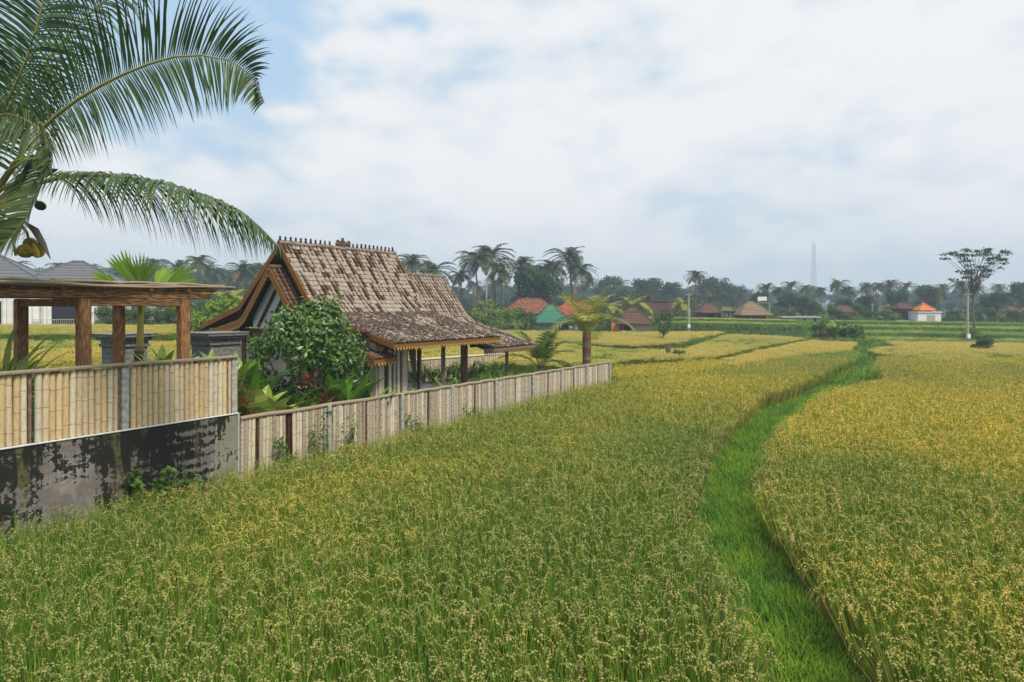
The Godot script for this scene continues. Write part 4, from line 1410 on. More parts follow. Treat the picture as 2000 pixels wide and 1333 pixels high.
# ---------------------------------------------------------------- garden plants near the house
func build_garden() -> void:
	var gr := [Color(0.07, 0.19, 0.017), Color(0.16, 0.33, 0.032), Color(0.24, 0.38, 0.06)]
	var canna := []
	for i in 4: canna.append(broad_leaf(0.13, 0.16, 0.05 + 0.03 * i, gr[0], gr[1], gr[2], 400 + i, 0.12))
	var lime := []
	for i in 3: lime.append(broad_leaf(0.11, 0.14, 0.05 + 0.03 * i, Color(0.20, 0.34, 0.04), Color(0.33, 0.42, 0.07), Color(0.36, 0.42, 0.12), 410 + i, 0.1))
	var strap := []
	for i in 4: strap.append(broad_leaf(0.06, 0.05, 0.07 + 0.04 * i, Color(0.07, 0.17, 0.016), Color(0.15, 0.29, 0.03), gr[2], 420 + i))
	var reed := []
	for i in 3: reed.append(broad_leaf(0.035, 0.05, 0.10 + 0.05 * i, Color(0.17, 0.27, 0.04), Color(0.36, 0.40, 0.10), Color(0.4, 0.42, 0.15), 425 + i))
	var hedge := []
	for i in 4: hedge.append(broad_leaf(0.05, 0.03, 0.10 + 0.05 * i, Color(0.035, 0.085, 0.012), Color(0.08, 0.15, 0.02), gr[1], 430 + i))
	var red := []
	for i in 3: red.append(broad_leaf(0.075, 0.02, 0.14 + 0.05 * i, Color(0.09, 0.012, 0.012), Color(0.24, 0.05, 0.015), Color(0.26, 0.11, 0.03), 440 + i))
	var taro := []
	for i in 3: taro.append(broad_leaf(0.20, 0.22, 0.06 + 0.05 * i, Color(0.14, 0.27, 0.03), Color(0.40, 0.44, 0.10), Color(0.5, 0.52, 0.25), 450 + i, 0.08))
	# stands of big leaves behind the fence: u, v, leaves, meshes, length range, tilt range, label
	var stands := [
		[-4.75, 3.9, 16, canna, 1.9, 2.6, 0.02, 0.32, 0.35, "canna clump", "tall green canna clump rising at the end of the bamboo screen"],
		[-4.0, 3.5, 16, canna, 2.0, 2.75, 0.02, 0.30, 0.4, "canna clump", "broad-leaved canna clump in front of the house gable"],
		[-3.55, 4.6, 12, canna, 1.3, 1.9, 0.05, 0.5, 0.35, "canna clump", "lower dark green canna under the leafy bush"],
		[-2.0, 4.7, 16, canna, 1.4, 2.15, 0.02, 0.36, 0.3, "canna clump", "canna clump with upright leaves right of the red plants"],
		[-1.55, 4.6, 12, canna, 1.5, 2.2, 0.02, 0.3, 0.25, "canna clump", "slender canna clump between the bush and the ginger"],
		[-0.75, 4.7, 36, strap, 1.0, 1.75, 0.02, 0.34, 0.32, "ginger plant", "dense bright green ginger clump by the front wall of the house"],
		[-1.2, 4.8, 24, strap, 0.9, 1.45, 0.03, 0.42, 0.28, "ginger plant", "short ginger clump just behind the bamboo fence"],
		[-4.5, 4.8, 12, taro, 1.45, 1.95, 0.04, 0.32, 0.16, "taro plant", "variegated lime taro beside the corner of the wall"],
		[-3.95, 4.8, 10, taro, 1.25, 1.65, 0.05, 0.35, 0.14, "taro plant", "pale lime taro between the wall corner and the red plants"],
		[-2.65, 4.8, 18, strap, 0.7, 1.2, 0.08, 0.5, 0.25, "ginger plant", "low strap-leaved plant under the red bromeliads"],
		[-3.3, 3.6, 14, canna, 1.7, 2.4, 0.02, 0.34, 0.4, "canna clump", "canna clump deep behind the red bromeliads"],
		[-2.6, 4.0, 12, canna, 1.3, 1.9, 0.05, 0.4, 0.35, "canna clump", "canna clump right under the stems of the leafy bush"],
		[2.6, 4.85, 7, canna, 1.0, 1.5, 0.03, 0.3, 0.1, "canna clump", "small canna standing at the veranda column"],
		[0.5, 4.85, 6, canna, 0.9, 1.3, 0.05, 0.35, 0.1, "canna clump", "small canna below the tied curtain"],
		[4.3, 4.7, 18, strap, 0.8, 1.25, 0.1, 0.6, 0.25, "lily plant", "leafy lily clump at the veranda edge, near the white flower"],
		[5.2, 4.6, 18, strap, 0.8, 1.3, 0.1, 0.6, 0.25, "lily plant", "leafy lily clump at the veranda edge, farther from the curtain"],
		[7.5, 4.5, 9, canna, 0.8, 1.2, 0.05, 0.5, 0.15, "canna clump", "canna at the last veranda column"]]
	for s in stands:
		var root := thing(s[9].replace(" ", "_"), s[10], "plant", lot(s[0], s[1], 0.6), rng.randf() * TAU, "broad-leaved garden plants")
		leafy(root, s[3], M.gloss_leaf, s[2], s[4], s[5], s[6], s[7], s[8])
	# plants on the terrace behind the screen
	for s in [[312.0, 15.6, 6, "three upright canna leaves beside the last pergola post"], [345.0, 16.2, 5, "short canna in front of the stone pillar"], [405.0, 15.4, 5, "yellow green canna with a torn pale leaf by the screen end"], [448.0, 15.0, 4, "single arching lime leaf plant at the screen corner"]]:
		var at := sight(s[0], 700, s[1])
		at.y = 1.84
		var root := thing("canna_clump", s[3], "plant", at, rng.randf() * TAU, "broad-leaved garden plants")
		leafy(root, lime, M.gloss_leaf, s[2], 1.0, 1.5, 0.02, 0.4, 0.2)
	for s in [[8.0, 12.6, 24, 1.6, "yellow green narrow-leaved palm clump at the left edge"], [-12.0, 11.9, 20, 1.2, "low narrow-leaved plant at the left end of the screen"]]:
		var at := sight(s[0], 700, s[1])
		at.y = 1.84
		var root := thing("areca_clump", s[4], "plant", at, 0.0)
		leafy(root, reed, M.leaf, s[2] * 2, s[3] * 0.6, s[3] * 1.1, 0.1, 0.8, 0.3, 0.6)
	for s in [[75.0, 15.5], [180.0, 15.4], [385.0, 16.5]]:
		var at := sight(s[0], 700, s[1])
		at.y = 1.84
		var root := thing("lime_bush", "low lime green bush behind the screen, between the first two pergola posts" if s[0] < 100 else "low lime green bush behind the screen, right of the second pergola post" if s[0] < 300 else "low lime bush between the last pergola post and the dark pillar", "shrub", at, 0.0, "low lime bushes")
		leafy(root, lime, M.leaf, 16, 0.5, 0.95, 0.1, 0.8, 0.3)
	# bromeliads and cordylines
	for s in [[-3.05, 4.85, 1.75, "red bromeliad under the leafy bush, the upper left of the cluster"], [-2.55, 5.05, 1.35, "orange red bromeliad in the middle of the cluster"], [-2.8, 5.1, 1.15, "dull red bromeliad low in the cluster"], [-2.3, 5.0, 1.2, "orange tipped bromeliad at the right of the cluster"], [-3.55, 5.1, 1.05, "small dark red bromeliad left of the cluster"], [-5.0, 4.9, 1.85, "dark red cordyline at the top corner of the screen"], [-4.95, 5.1, 1.4, "dark red cordyline beside the screen's end post"]]:
		var root := thing("bromeliad", s[3], "plant", lot(s[0], s[1], 0.6), rng.randf() * TAU, "red bromeliads")
		var g := Geo.new()
		g.col = Color(0.10, 0.07, 0.04)
		g.tube([Vector3.ZERO, Vector3(0.02, s[2] * 0.5, 0), Vector3(0, s[2], 0)], [0.03, 0.025, 0.02], 6)
		part("stem", g.mesh(), M.tint, root)
		for i in 18:
			var a := i * 2.4
			part("leaf", red[i % 3], M.gloss_leaf, root, Transform3D((Basis(Vector3.UP, a) * Basis(Vector3.RIGHT, 0.25 + 0.055 * (18 - i))).scaled_local(Vector3.ONE * rng.randf_range(0.28, 0.42)), Vector3(0, s[2] - 0.01 * (18 - i), 0)))
	# leafy bush in front of the gable
	var bush := thing("leafy_bush", "tall round bush of glossy green leaves in front of the house roof", "bush", lot(-2.3, 4.0, 0.6))
	var q := RandomNumberGenerator.new()
	q.seed = 77
	var tg := Geo.new()
	tg.col = Color(0.13, 0.11, 0.08)
	var lg := Geo.new()
	var cen := [[-0.95, 2.75, 0.2, 0.6], [-0.5, 3.05, -0.2, 0.55], [-0.15, 2.75, 0.45, 0.66], [0.35, 3.3, 0.0, 0.5], [0.3, 2.85, 0.3, 0.62], [0.8, 2.6, 0.2, 0.62], [1.1, 2.25, 0.3, 0.58], [-0.6, 2.35, 0.4, 0.5], [0.2, 2.25, 0.5, 0.6], [1.5, 2.3, -0.1, 0.45], [-1.2, 2.5, -0.2, 0.4], [0.7, 1.85, 0.3, 0.5], [0.1, 3.45, -0.2, 0.3], [0.65, 3.4, 0.2, 0.3], [-0.75, 3.2, 0.1, 0.3], [1.3, 1.8, 0.2, 0.45], [1.0, 3.0, 0.0, 0.35]]
	for e in cen:
		var c: Vector3 = PU * e[0] + PV * e[2] + Vector3(0, e[1], 0)
		limb(tg, q, Vector3(q.randf_range(-0.15, 0.15), 0.0, q.randf_range(-0.15, 0.15)), c, 0.04, 0.012, 0.12)
		leaf_cloud(lg, q, c, Vector3.ONE * e[3], int(640 * e[3]), 0.14, Color(0.035, 0.095, 0.015), Color(0.13, 0.235, 0.04))
	for i in 10:
		var c2: Vector3 = PU * q.randf_range(-1.3, 1.3) + PV * q.randf_range(-0.3, 0.5) + Vector3(0, q.randf_range(2.2, 3.7), 0)
		leaf_cloud(lg, q, c2, Vector3.ONE * 0.16, 16, 0.14, Color(0.12, 0.22, 0.03), Color(0.20, 0.32, 0.05))
	part("stems", tg.mesh(), M.tint, bush)
	part("foliage", lg.mesh(), M.gloss_leaf, bush)
	for i in 4:
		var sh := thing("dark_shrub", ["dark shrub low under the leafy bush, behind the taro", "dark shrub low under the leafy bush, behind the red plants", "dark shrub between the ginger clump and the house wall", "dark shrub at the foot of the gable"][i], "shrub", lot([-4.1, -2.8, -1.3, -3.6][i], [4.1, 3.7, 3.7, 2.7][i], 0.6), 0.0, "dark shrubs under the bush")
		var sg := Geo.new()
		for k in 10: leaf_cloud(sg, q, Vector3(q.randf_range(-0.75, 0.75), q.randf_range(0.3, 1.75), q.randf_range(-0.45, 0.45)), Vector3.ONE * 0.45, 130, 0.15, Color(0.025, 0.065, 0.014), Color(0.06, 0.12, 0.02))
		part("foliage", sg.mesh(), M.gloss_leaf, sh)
		var sm := Geo.new()
		sm.col = Color(0.09, 0.07, 0.05)
		for k in 3: limb(sm, q, Vector3(0, 0, 0), Vector3(q.randf_range(-0.4, 0.4), 0.9, q.randf_range(-0.3, 0.3)), 0.025, 0.01, 0.05)
		part("stems", sm.mesh(), M.tint, sh)
	# hedge in front of the fence behind the veranda
	for i in 13:
		var u := 8.2 + i * 0.62
		var root := thing("hedge_plant", "dark green narrow-leaved plant in the hedge behind the veranda", "plant", lot(u, -1.7 + rng.randf_range(-0.2, 0.2), ground_at(lot(u, -1.7, 0).x, -lot(u, -1.7, 0).z) if u > 12.6 else 0.6), rng.randf() * TAU, "hedge behind the veranda")
		leafy(root, hedge, M.leaf, 26, 0.6, 1.0, 0.05, 0.8, 0.28, 0.35)
	# weeds along the foot of the wall and the fence
	for e in [[-7.35, 1.15, 0.95, "dark leafy weed at the foot of the mouldy wall"], [-6.9, 1.0, 0.7, "small leafy weed at the wall foot, nearer the corner"], [-4.4, 1.25, 0.6, "thin weed climbing the fence beside the wall corner"], [-3.5, 1.45, 0.55, "tall thin weed against the fence below the red plants"], [-2.7, 1.35, 0.5, "thin weed beside the first concrete fence post"], [-0.2, 1.1, 0.5, "weed at the fence below the curtain"], [2.4, 1.05, 0.5, "weed at the fence below the veranda column"]]:
		var at := lot(e[0], 5.8, 0)
		at.y = ground_at(at.x, -at.z)
		var wd := thing("fence_weed", e[3], "weed", at, 0.0, "weeds at the fence foot")
		var wg := Geo.new()
		var ws := Geo.new()
		ws.col = Color(0.10, 0.13, 0.03)
		for k in 7:
			var tip := Vector3(q.randf_range(-0.5, 0.5) * e[2], e[1] * q.randf_range(0.7, 1.1), q.randf_range(-0.12, 0.2))
			limb(ws, q, Vector3(q.randf_range(-0.1, 0.1), 0, 0), tip, 0.008, 0.003, 0.05, 4)
			for j in 5:
				leaf_cloud(wg, q, tip * (1.0 - 0.14 * j), Vector3.ONE * 0.11, 9, 0.075 if e[0] > -6.0 else 0.13, Color(0.05, 0.12, 0.016), Color(0.13, 0.22, 0.03))
		part("stems", ws.mesh(), M.tint, wd)
		part("foliage", wg.mesh(), M.leaf, wd)
	# flower
	var fl := thing("white_flower", "white flower among the lilies at the veranda edge", "flower", lot(4.6, 4.55, 0.6))
	var fg := Geo.new()
	fg.col = Color(0.08, 0.17, 0.03)
	fg.tube([Vector3.ZERO, Vector3(0.02, 0.5, 0), Vector3(0, 0.98, 0.0)], [0.012, 0.01, 0.008], 5)
	part("stem", fg.mesh(), M.tint, fl)
	fg = Geo.new()
	fg.col = Color(0.75, 0.75, 0.72)
	for k in 6:
		var a := TAU * k / 6
		fg.strip(Vector3(0, 0.97, 0), Vector3(cos(a), 0.7, sin(a)), Vector3(-sin(a), 0, cos(a)), 0.09, 0.03, Vector3(0, -0.4, 0), 3)
	part("petals", fg.mesh(), M.leaf, fl)
	# young palms inside the fence
	young_palm("young_palm", "young dark green palm with arching fronds inside the far end of the fence", lot(11.2, 3.0, 0.6), 0.9, 11, 1.9, Color(0.045, 0.12, 0.02), Color(0.10, 0.20, 0.03), 510)
	young_palm("young_palm", "young yellow green coconut palm standing at the far corner of the fence", lot(12.2, 4.7, 0.6), 2.3, 16, 2.2, Color(0.20, 0.26, 0.04), Color(0.44, 0.42, 0.10), 511)
	for s in [[10.4, 3.4, "low palm-like plant at the foot of the young dark palm"], [9.4, 4.3, "low green plant left of the young dark palm"]]:
		var root := thing("garden_plant", s[2], "plant", lot(s[0], s[1], 0.6), 0.0)
		leafy(root, strap, M.leaf, 18, 0.6, 1.1, 0.2, 0.9, 0.3)
	fan_palm()

func young_palm(called: String, label: String, at: Vector3, trunk: float, n: int, fl: float, c1: Color, c2: Color, seed_: int) -> void:
	var root := thing(called, label, "palm tree", at, 0.0, "young palms")
	var q := RandomNumberGenerator.new()
	q.seed = seed_
	var tg := Geo.new()
	var yy := 0.0
	var k := 0
	while yy < trunk:
		tg.col = [Color(0.15, 0.085, 0.045), Color(0.19, 0.12, 0.07), Color(0.12, 0.065, 0.035), Color(0.21, 0.15, 0.09)][q.randi() % 4]
		tg.tube([Vector3(0, yy, 0), Vector3(0, yy + 0.14, 0)], [0.13 if trunk < 1.5 else 0.17, 0.15 if trunk < 1.5 else 0.19], 8)
		yy += 0.13
		k += 1
	part("trunk", tg.mesh(), M.tint, root)
	for i in n:
		var f := (i + 0.5) / n
		var a := i * 2.4 + 0.4
		var o := Vector3(cos(a), 0, sin(a))
		var d := (o + Vector3(0, lerpf(4.0, 0.35, f) if trunk < 1.5 else lerpf(5.0, 0.9, f), 0)).normalized()
		var pp := Vector3(0, trunk - 0.05, 0) + o * 0.06
		var pts := []
		var l := fl * q.randf_range(0.85, 1.12)
		for j in 6:
			pts.append(pp)
			pp += d * l / 5.0
			d = (d + Vector3(0, (-0.12 - 0.17 * f) if trunk < 1.5 else (-0.20 - 0.26 * f) * q.randf_range(0.6, 1.3), 0) + o * 0.05).normalized()
		var rg := Geo.new()
		rg.col = Color(0.30, 0.30, 0.09)
		var lg := Geo.new()
		var side := Vector3(-o.z, 0, o.x)
		frond(rg, lg, q, pts, [side + Vector3(0, 0.3, 0), -side + Vector3(0, 0.3, 0)], 32, 0.2, fl * 0.36, 0.019 if trunk < 1.5 else 0.014, 0.30, 0.6, c1, c2, 0.03, 3)
		var fr := part("frond", rg.mesh(), M.tint, root)
		part("leaflets", lg.mesh(), M.leaf, fr).set_meta("kind", "stuff")

func fan_palm() -> void:
	var at := sight(262, 700, 16.4)
	at.y = 1.84
	var root := thing("fan_palm", "fan palm with bright green pleated leaves rising behind the pergola roof", "palm tree", at)
	var q := RandomNumberGenerator.new()
	q.seed = 61
	var tg := Geo.new()
	for k in 11:
		tg.col = [Color(0.13, 0.09, 0.05), Color(0.24, 0.19, 0.12), Color(0.09, 0.06, 0.035)][k % 3]
		tg.tube([Vector3(0.012 * k, k * 0.115, 0), Vector3(0.012 * k + 0.014, k * 0.115 + 0.14, 0)], [0.085, 0.125], 8)
	part("trunk", tg.mesh(), M.tint, root)
	tg = Geo.new()
	tg.col = Color(0.30, 0.27, 0.06)
	tg.tube([Vector3(0.13, 1.2, 0), Vector3(0.15, 1.9, 0), Vector3(0.15, 2.5, 0)], [0.085, 0.075, 0.06], 8)
	part("crown_shaft", tg.mesh(), M.tint, root)
	# stalk direction, stalk length, fan radius, opening angle
	for e in [[Vector3(0.16, 1, 0.25), 0.42, 0.85, 1.25], [Vector3(-0.42, 1, 0.05), 0.55, 0.85, 0.75], [Vector3(-0.85, 0.55, 0.2), 0.5, 0.85, 0.8], [Vector3(1.0, 0.62, 0.15), 0.75, 0.95, 0.8], [Vector3(0.45, 0.8, -0.5), 0.5, 0.7, 1.2], [Vector3(-0.5, 0.35, 0.5), 0.4, 0.8, 1.2], [Vector3(0.75, 0.15, 0.1), 0.5, 0.8, 1.2]]:
		var rg := Geo.new()
		rg.col = Color(0.26, 0.30, 0.06)
		var d: Vector3 = e[0].normalized()
		var b := Vector3(0.15, 2.3, 0)
		var tip: Vector3 = b + d * e[1]
		rg.tube([b, b + d * e[1] * 0.5 + Vector3(0, 0.03, 0), tip], [0.03, 0.022, 0.016], 6)
		var st := part("leaf_stalk", rg.mesh(), M.tint, root)
		var lg := Geo.new()
		var side := d.cross(Vector3(0.1, 0.2, 1)).normalized()
		var nn := side.cross(d).normalized()
		var n := int(26 * e[3] / 1.4)
		for k in n:
			var a: float = lerpf(-e[3] / 2, e[3] / 2, (k + 0.5) / n)
			var dd := (d * cos(a) + side * sin(a) + nn * 0.12 * (k % 2)).normalized()
			lg.col = Color(0.13, 0.27, 0.025).lerp(Color(0.26, 0.38, 0.05), q.randf())
			lg.strip(tip, dd, dd.cross(nn).normalized(), e[2] * q.randf_range(0.86, 1.05) * (1.0 - 0.12 * absf(a)), 0.036, Vector3(0, -0.07, 0), 4, 0.25, 0.55)
		part("fan", lg.mesh(), M.leaf, st)

# ---------------------------------------------------------------- the coconut palm on the left
func build_coconut() -> void:
	var at := sight(-38, 400, 11.6)
	var head := at
	at.y = 1.84
	var root := thing("coconut_palm", "big coconut palm leaning in from the left with long arching fronds and coconuts", "palm tree", at)
	var q := RandomNumberGenerator.new()
	q.seed = 90
	var tg := Geo.new()
	var p := []
	var r := []
	for k in 8:
		p.append(Vector3(0.02 * sin(k * 1.1), (head.y - at.y) * k / 7.0, 0))
		r.append(lerpf(0.17, 0.15, k / 7.0) * (1.0 + 0.05 * (k % 2)))
	r[7] = 0.24
	tg.tube(p, r, 10)
	part("trunk", tg.mesh(), M.bark, root)
	var dk := Color(0.028, 0.07, 0.014)
	var md := Color(0.07, 0.13, 0.027)
	var pale := Color(0.15, 0.20, 0.07)
	# the fronds in view: points (column, row, distance); the two leaflet sides; leaflets, start, length, sag, sweep
	var rows := [
		[[[-30, 400, 11.6], [20, 330, 11.3], [95, 238, 11.0], [200, 165, 10.7], [330, 113, 10.5], [430, 113, 10.4], [490, 145, 10.35], [515, 200, 10.3]], [Vector3(-0.25, 1, 0.3), Vector3(0.15, -1, 0.25)], 105, 0.24, 1.28, 0.13, 0.42, dk, md],
		[[[-20, 405, 11.5], [80, 357, 11.2], [160, 343, 11.0], [270, 350, 10.8], [370, 372, 10.6], [470, 412, 10.5], [545, 482, 10.5]], [Vector3(0, 0.1, 1), Vector3(0, -0.55, -1)], 100, 0.26, 1.3, 0.42, 0.45, dk, md],
		[[[-60, 395, 11.7], [-25, 290, 11.5], [5, 215, 11.4], [45, 130, 11.2], [72, 50, 11.1], [95, -40, 11.0], [130, -150, 10.9]], [Vector3(1, 0.1, 0.2), Vector3(-1, 0.1, 0.2)], 100, 0.16, 1.5, 0.16, 0.4, dk, md],
		[[[-50, 390, 11.9], [10, 260, 12.2], [70, 150, 12.4], [150, 50, 12.6], [250, -30, 12.7], [360, -70, 12.7]], [Vector3(0.6, -0.6, 0.5), Vector3(-0.5, 0.6, 0.4)], 90, 0.18, 1.4, 0.22, 0.4, dk, md],
		[[[-50, 390, 11.5], [-40, 280, 11.2], [0, 225, 10.9], [60, 240, 10.7], [95, 285, 10.6], [100, 335, 10.6]], [Vector3(-0.5, -0.6, 0.6), Vector3(0.4, 0.5, 0.6)], 60, 0.25, 0.85, 0.42, 0.4, md, pale],
		[[[-20, 400, 11.4], [35, 318, 11.0], [85, 312, 10.7], [72, 380, 10.55], [40, 440, 10.5], [-5, 490, 10.5]], [Vector3(-1, -0.25, 0.3), Vector3(0.3, -0.6, 0.8)], 62, 0.42, 0.82, 0.16, 0.6, md, pale],
		[[[-50, 400, 11.6], [-110, 300, 11.4], [-220, 240, 11.1], [-350, 260, 10.8], [-430, 360, 10.6]], [Vector3(0, 0.3, 1), Vector3(0, 0.3, -1)], 70, 0.2, 1.2, 0.3, 0.4, dk, md],
		[[[-50, 400, 11.7], [-120, 380, 11.9], [-250, 400, 12.2], [-360, 470, 12.5]], [Vector3(0, 0.2, 1), Vector3(0, 0.2, -1)], 60, 0.2, 1.1, 0.4, 0.4, dk, md],
		[[[-50, 395, 11.7], [-70, 260, 12.2], [-90, 150, 12.9], [-110, 90, 13.8], [-120, 120, 14.8]], [Vector3(1, 0.2, 0), Vector3(-1, 0.2, 0)], 70, 0.2, 1.3, 0.25, 0.4, dk, md],
		[[[-50, 395, 11.5], [-80, 300, 10.9], [-120, 240, 10.2], [-190, 270, 9.4], [-260, 400, 8.8]], [Vector3(1, 0.2, 0.4), Vector3(-1, 0.2, -0.4)], 66, 0.2, 1.2, 0.3, 0.4, dk, md]]
	for e in rows:
		var pts := []
		for c in e[0]: pts.append(sight(c[0], c[1], c[2]) - at)
		var rg := Geo.new()
		rg.col = Color(0.25, 0.24, 0.06)
		var lg := Geo.new()
		frond(rg, lg, q, pts, e[1], int(e[2] * 1.3), e[3], e[4], 0.019, e[5], e[6], e[7], e[8], 0.045, 5)
		var fr := part("frond", rg.mesh(), M.tint, root)
		part("leaflets", lg.mesh(), M.gloss_leaf, fr).set_meta("kind", "stuff")
	# coconuts on their stalks
	var nut := Geo.new()
	lathe(nut, Vector3.ZERO, [[0.012, -0.125], [0.055, -0.115], [0.09, -0.08], [0.108, -0.02], [0.108, 0.03], [0.09, 0.08], [0.055, 0.11], [0.012, 0.125]], 14)
	var nm := nut.mesh()
	for e in [[48, 491, 10.9, 1.35], [72, 489, 11.0, 0.35], [60, 478, 11.12, 0.9], [22, 372, 11.3, 0.4], [4, 395, 11.2, 0.2], [-18, 408, 11.1, 0.6]]:
		part("coconut", nm, M.nut, root, Transform3D(Basis(Vector3(0, 0, 1), e[3]).scaled_local(Vector3.ONE * 0.98), sight(e[0], e[1], e[2]) - at))
	var gm := mat(lin(0.06, 0.10, 0.02), 0.45)
	part("coconut", nm, gm, root, Transform3D(Basis(Vector3(0, 0, 1), 1.2).scaled_local(Vector3.ONE * 0.68), sight(78, 402, 10.9) - at))
	var sg := Geo.new()
	sg.col = Color(0.24, 0.17, 0.05)
	for st in [[[-20, 410, 11.4], [35, 432, 11.1], [52, 455, 11.0], [58, 478, 11.0]], [[-20, 410, 11.4], [15, 440, 11.2], [25, 470, 11.1], [30, 500, 11.1]], [[-20, 395, 11.4], [40, 385, 11.1], [70, 392, 10.95]], [[-20, 390, 11.4], [10, 365, 11.2], [50, 350, 11.0]]]:
		var pts := []
		for c in st: pts.append(sight(c[0], c[1], c[2]) - at)
		sg.tube(pts, [0.03, 0.026, 0.022, 0.018].slice(0, pts.size()), 6)
		for k in 22:
			var f := q.randf_range(0.4, 1.0) * (pts.size() - 1)
			var i := mini(int(f), pts.size() - 2)
			var b: Vector3 = pts[i].lerp(pts[i + 1], f - i)
			var d := Vector3(q.randf_range(-1, 1), q.randf_range(-0.6, 0.2), q.randf_range(-0.5, 0.5)).normalized()
			sg.strip(b, d, Vector3(0, 0.3, 1).normalized(), q.randf_range(0.15, 0.38), 0.004, Vector3(0, -0.1, 0), 3)
	part("fruit_stalks", sg.mesh(), M.tint, root)
	for e in [[[45, 432, 11.0], [68, 450, 10.95], [84, 478, 10.9], [98, 506, 10.9], Color(0.13, 0.11, 0.085)], [[70, 345, 11.1], [86, 338, 11.0], [100, 334, 10.95], [113, 331, 10.95], Color(0.05, 0.04, 0.03)]]:
		var pts := []
		for k in 4: pts.append(sight(e[k][0], e[k][1], e[k][2]) - at)
		var g := Geo.new()
		g.col = e[4]
		g.tube(pts, [0.012, 0.055, 0.045, 0.006], 8)
		part("spathe", g.mesh(), M.tint, root)
	var hg := Geo.new()
	for k in 26:
		var a := q.randf() * TAU
		hg.col = [Color(0.12, 0.08, 0.04), Color(0.20, 0.14, 0.07), Color(0.07, 0.045, 0.025)][k % 3]
		hg.strip(head - at + Vector3(cos(a) * 0.14, -0.35, sin(a) * 0.14), Vector3(cos(a) * 0.5, 1, sin(a) * 0.5), Vector3(-sin(a), 0, cos(a)), q.randf_range(0.4, 0.8), 0.05, Vector3(cos(a), -0.1, sin(a)) * 0.12, 4)
	part("leaf_sheaths", hg.mesh(), M.tint, root)

# ---------------------------------------------------------------- villas, village houses, poles
func hip_roof(g: Geo, w: float, d: float, y: float, rise: float, ridge: float, sagging: float, thick := 0.1) -> void:
	# rings from the eave to the ridge; sagging > 0 makes the slopes hollow
	var n := 7
	var rings := []
	for k in n + 1:
		var f := float(k) / n
		var yy := y + rise * (f - sagging * sin(PI * f))
		var hx := lerpf(w / 2, ridge / 2, f)
		var hz := lerpf(d / 2, 0.04, f)
		rings.append([Vector3(-hx, yy, -hz), Vector3(hx, yy, -hz), Vector3(hx, yy, hz), Vector3(-hx, yy, hz)])
	var o := Vector3(0, y, 0)
	for k in n:
		for i in 4:
			var j := (i + 1) % 4
			var lift := Vector3(0, 0.03, 0)
			g.face(rings[k][i] + lift, rings[k][j] + lift, rings[k + 1][j], rings[k + 1][i], o)
			g.face(rings[k][i], rings[k][j], rings[k][j] + lift, rings[k][i] + lift, o)
	for i in 4:
		var j := (i + 1) % 4
		g.face(rings[0][i], rings[0][j], rings[0][j] - Vector3(0, thick, 0), rings[0][i] - Vector3(0, thick, 0), o)
	g.face(rings[0][0] - Vector3(0, thick, 0), rings[0][1] - Vector3(0, thick, 0), rings[0][2] - Vector3(0, thick, 0), rings[0][3] - Vector3(0, thick, 0), o + Vector3(0, 1, 0))
	g.face(rings[n][0], rings[n][1], rings[n][2], rings[n][3], o)
	for i in 4:
		var p := []
		var r := []
		for k in n + 1:
			p.append(rings[k][i] + Vector3(0, 0.05, 0))
			r.append(0.08)
		g.tube(p, r, 5)
	g.tube([rings[n][0] + Vector3(-0.1, 0.05, 0.04), rings[n][1] + Vector3(0.1, 0.05, 0.04)], [0.1, 0.1], 5)

func house(called: String, label: String, category: String, at: Vector3, turn: float, w: float, d: float, wall: float, rise: float, over: float, ridge: float, sagging: float, wm: Material, rm: Material, openings: Array, group := "village houses") -> Node3D:
	var h := thing(called, label, category, at, turn, group)
	var g := Geo.new()
	g.box(Vector3(-w / 2, -0.6, -d / 2), Vector3(w / 2, wall, d / 2), 0.02)
	part("wall", g.mesh(), wm, h)
	g = Geo.new()
	hip_roof(g, w + 2 * over, d + 2 * over, wall + 0.02, rise, ridge, sagging)
	part("roof", g.mesh(), rm, h)
	for e in openings:
		# name, x from, x to, y from, y to, material
		g = Geo.new()
		g.box(Vector3(e[1], e[3], d / 2 - 0.04), Vector3(e[2], e[4], d / 2 + 0.03), 0.01)
		var ob := part(e[0], g.mesh(), e[5], h)
		g = Geo.new()
		for s in [[e[1] - 0.05, e[1], e[3], e[4]], [e[2], e[2] + 0.05, e[3], e[4]]]:
			g.box(Vector3(s[0], s[2], d / 2 - 0.03), Vector3(s[1], s[3], d / 2 + 0.05))
		g.box(Vector3(e[1] - 0.05, e[4], d / 2 - 0.03), Vector3(e[2] + 0.05, e[4] + 0.05, d / 2 + 0.05))
		part("frame", g.mesh(), M.white if wm == M.white else M.column, ob)
	return h

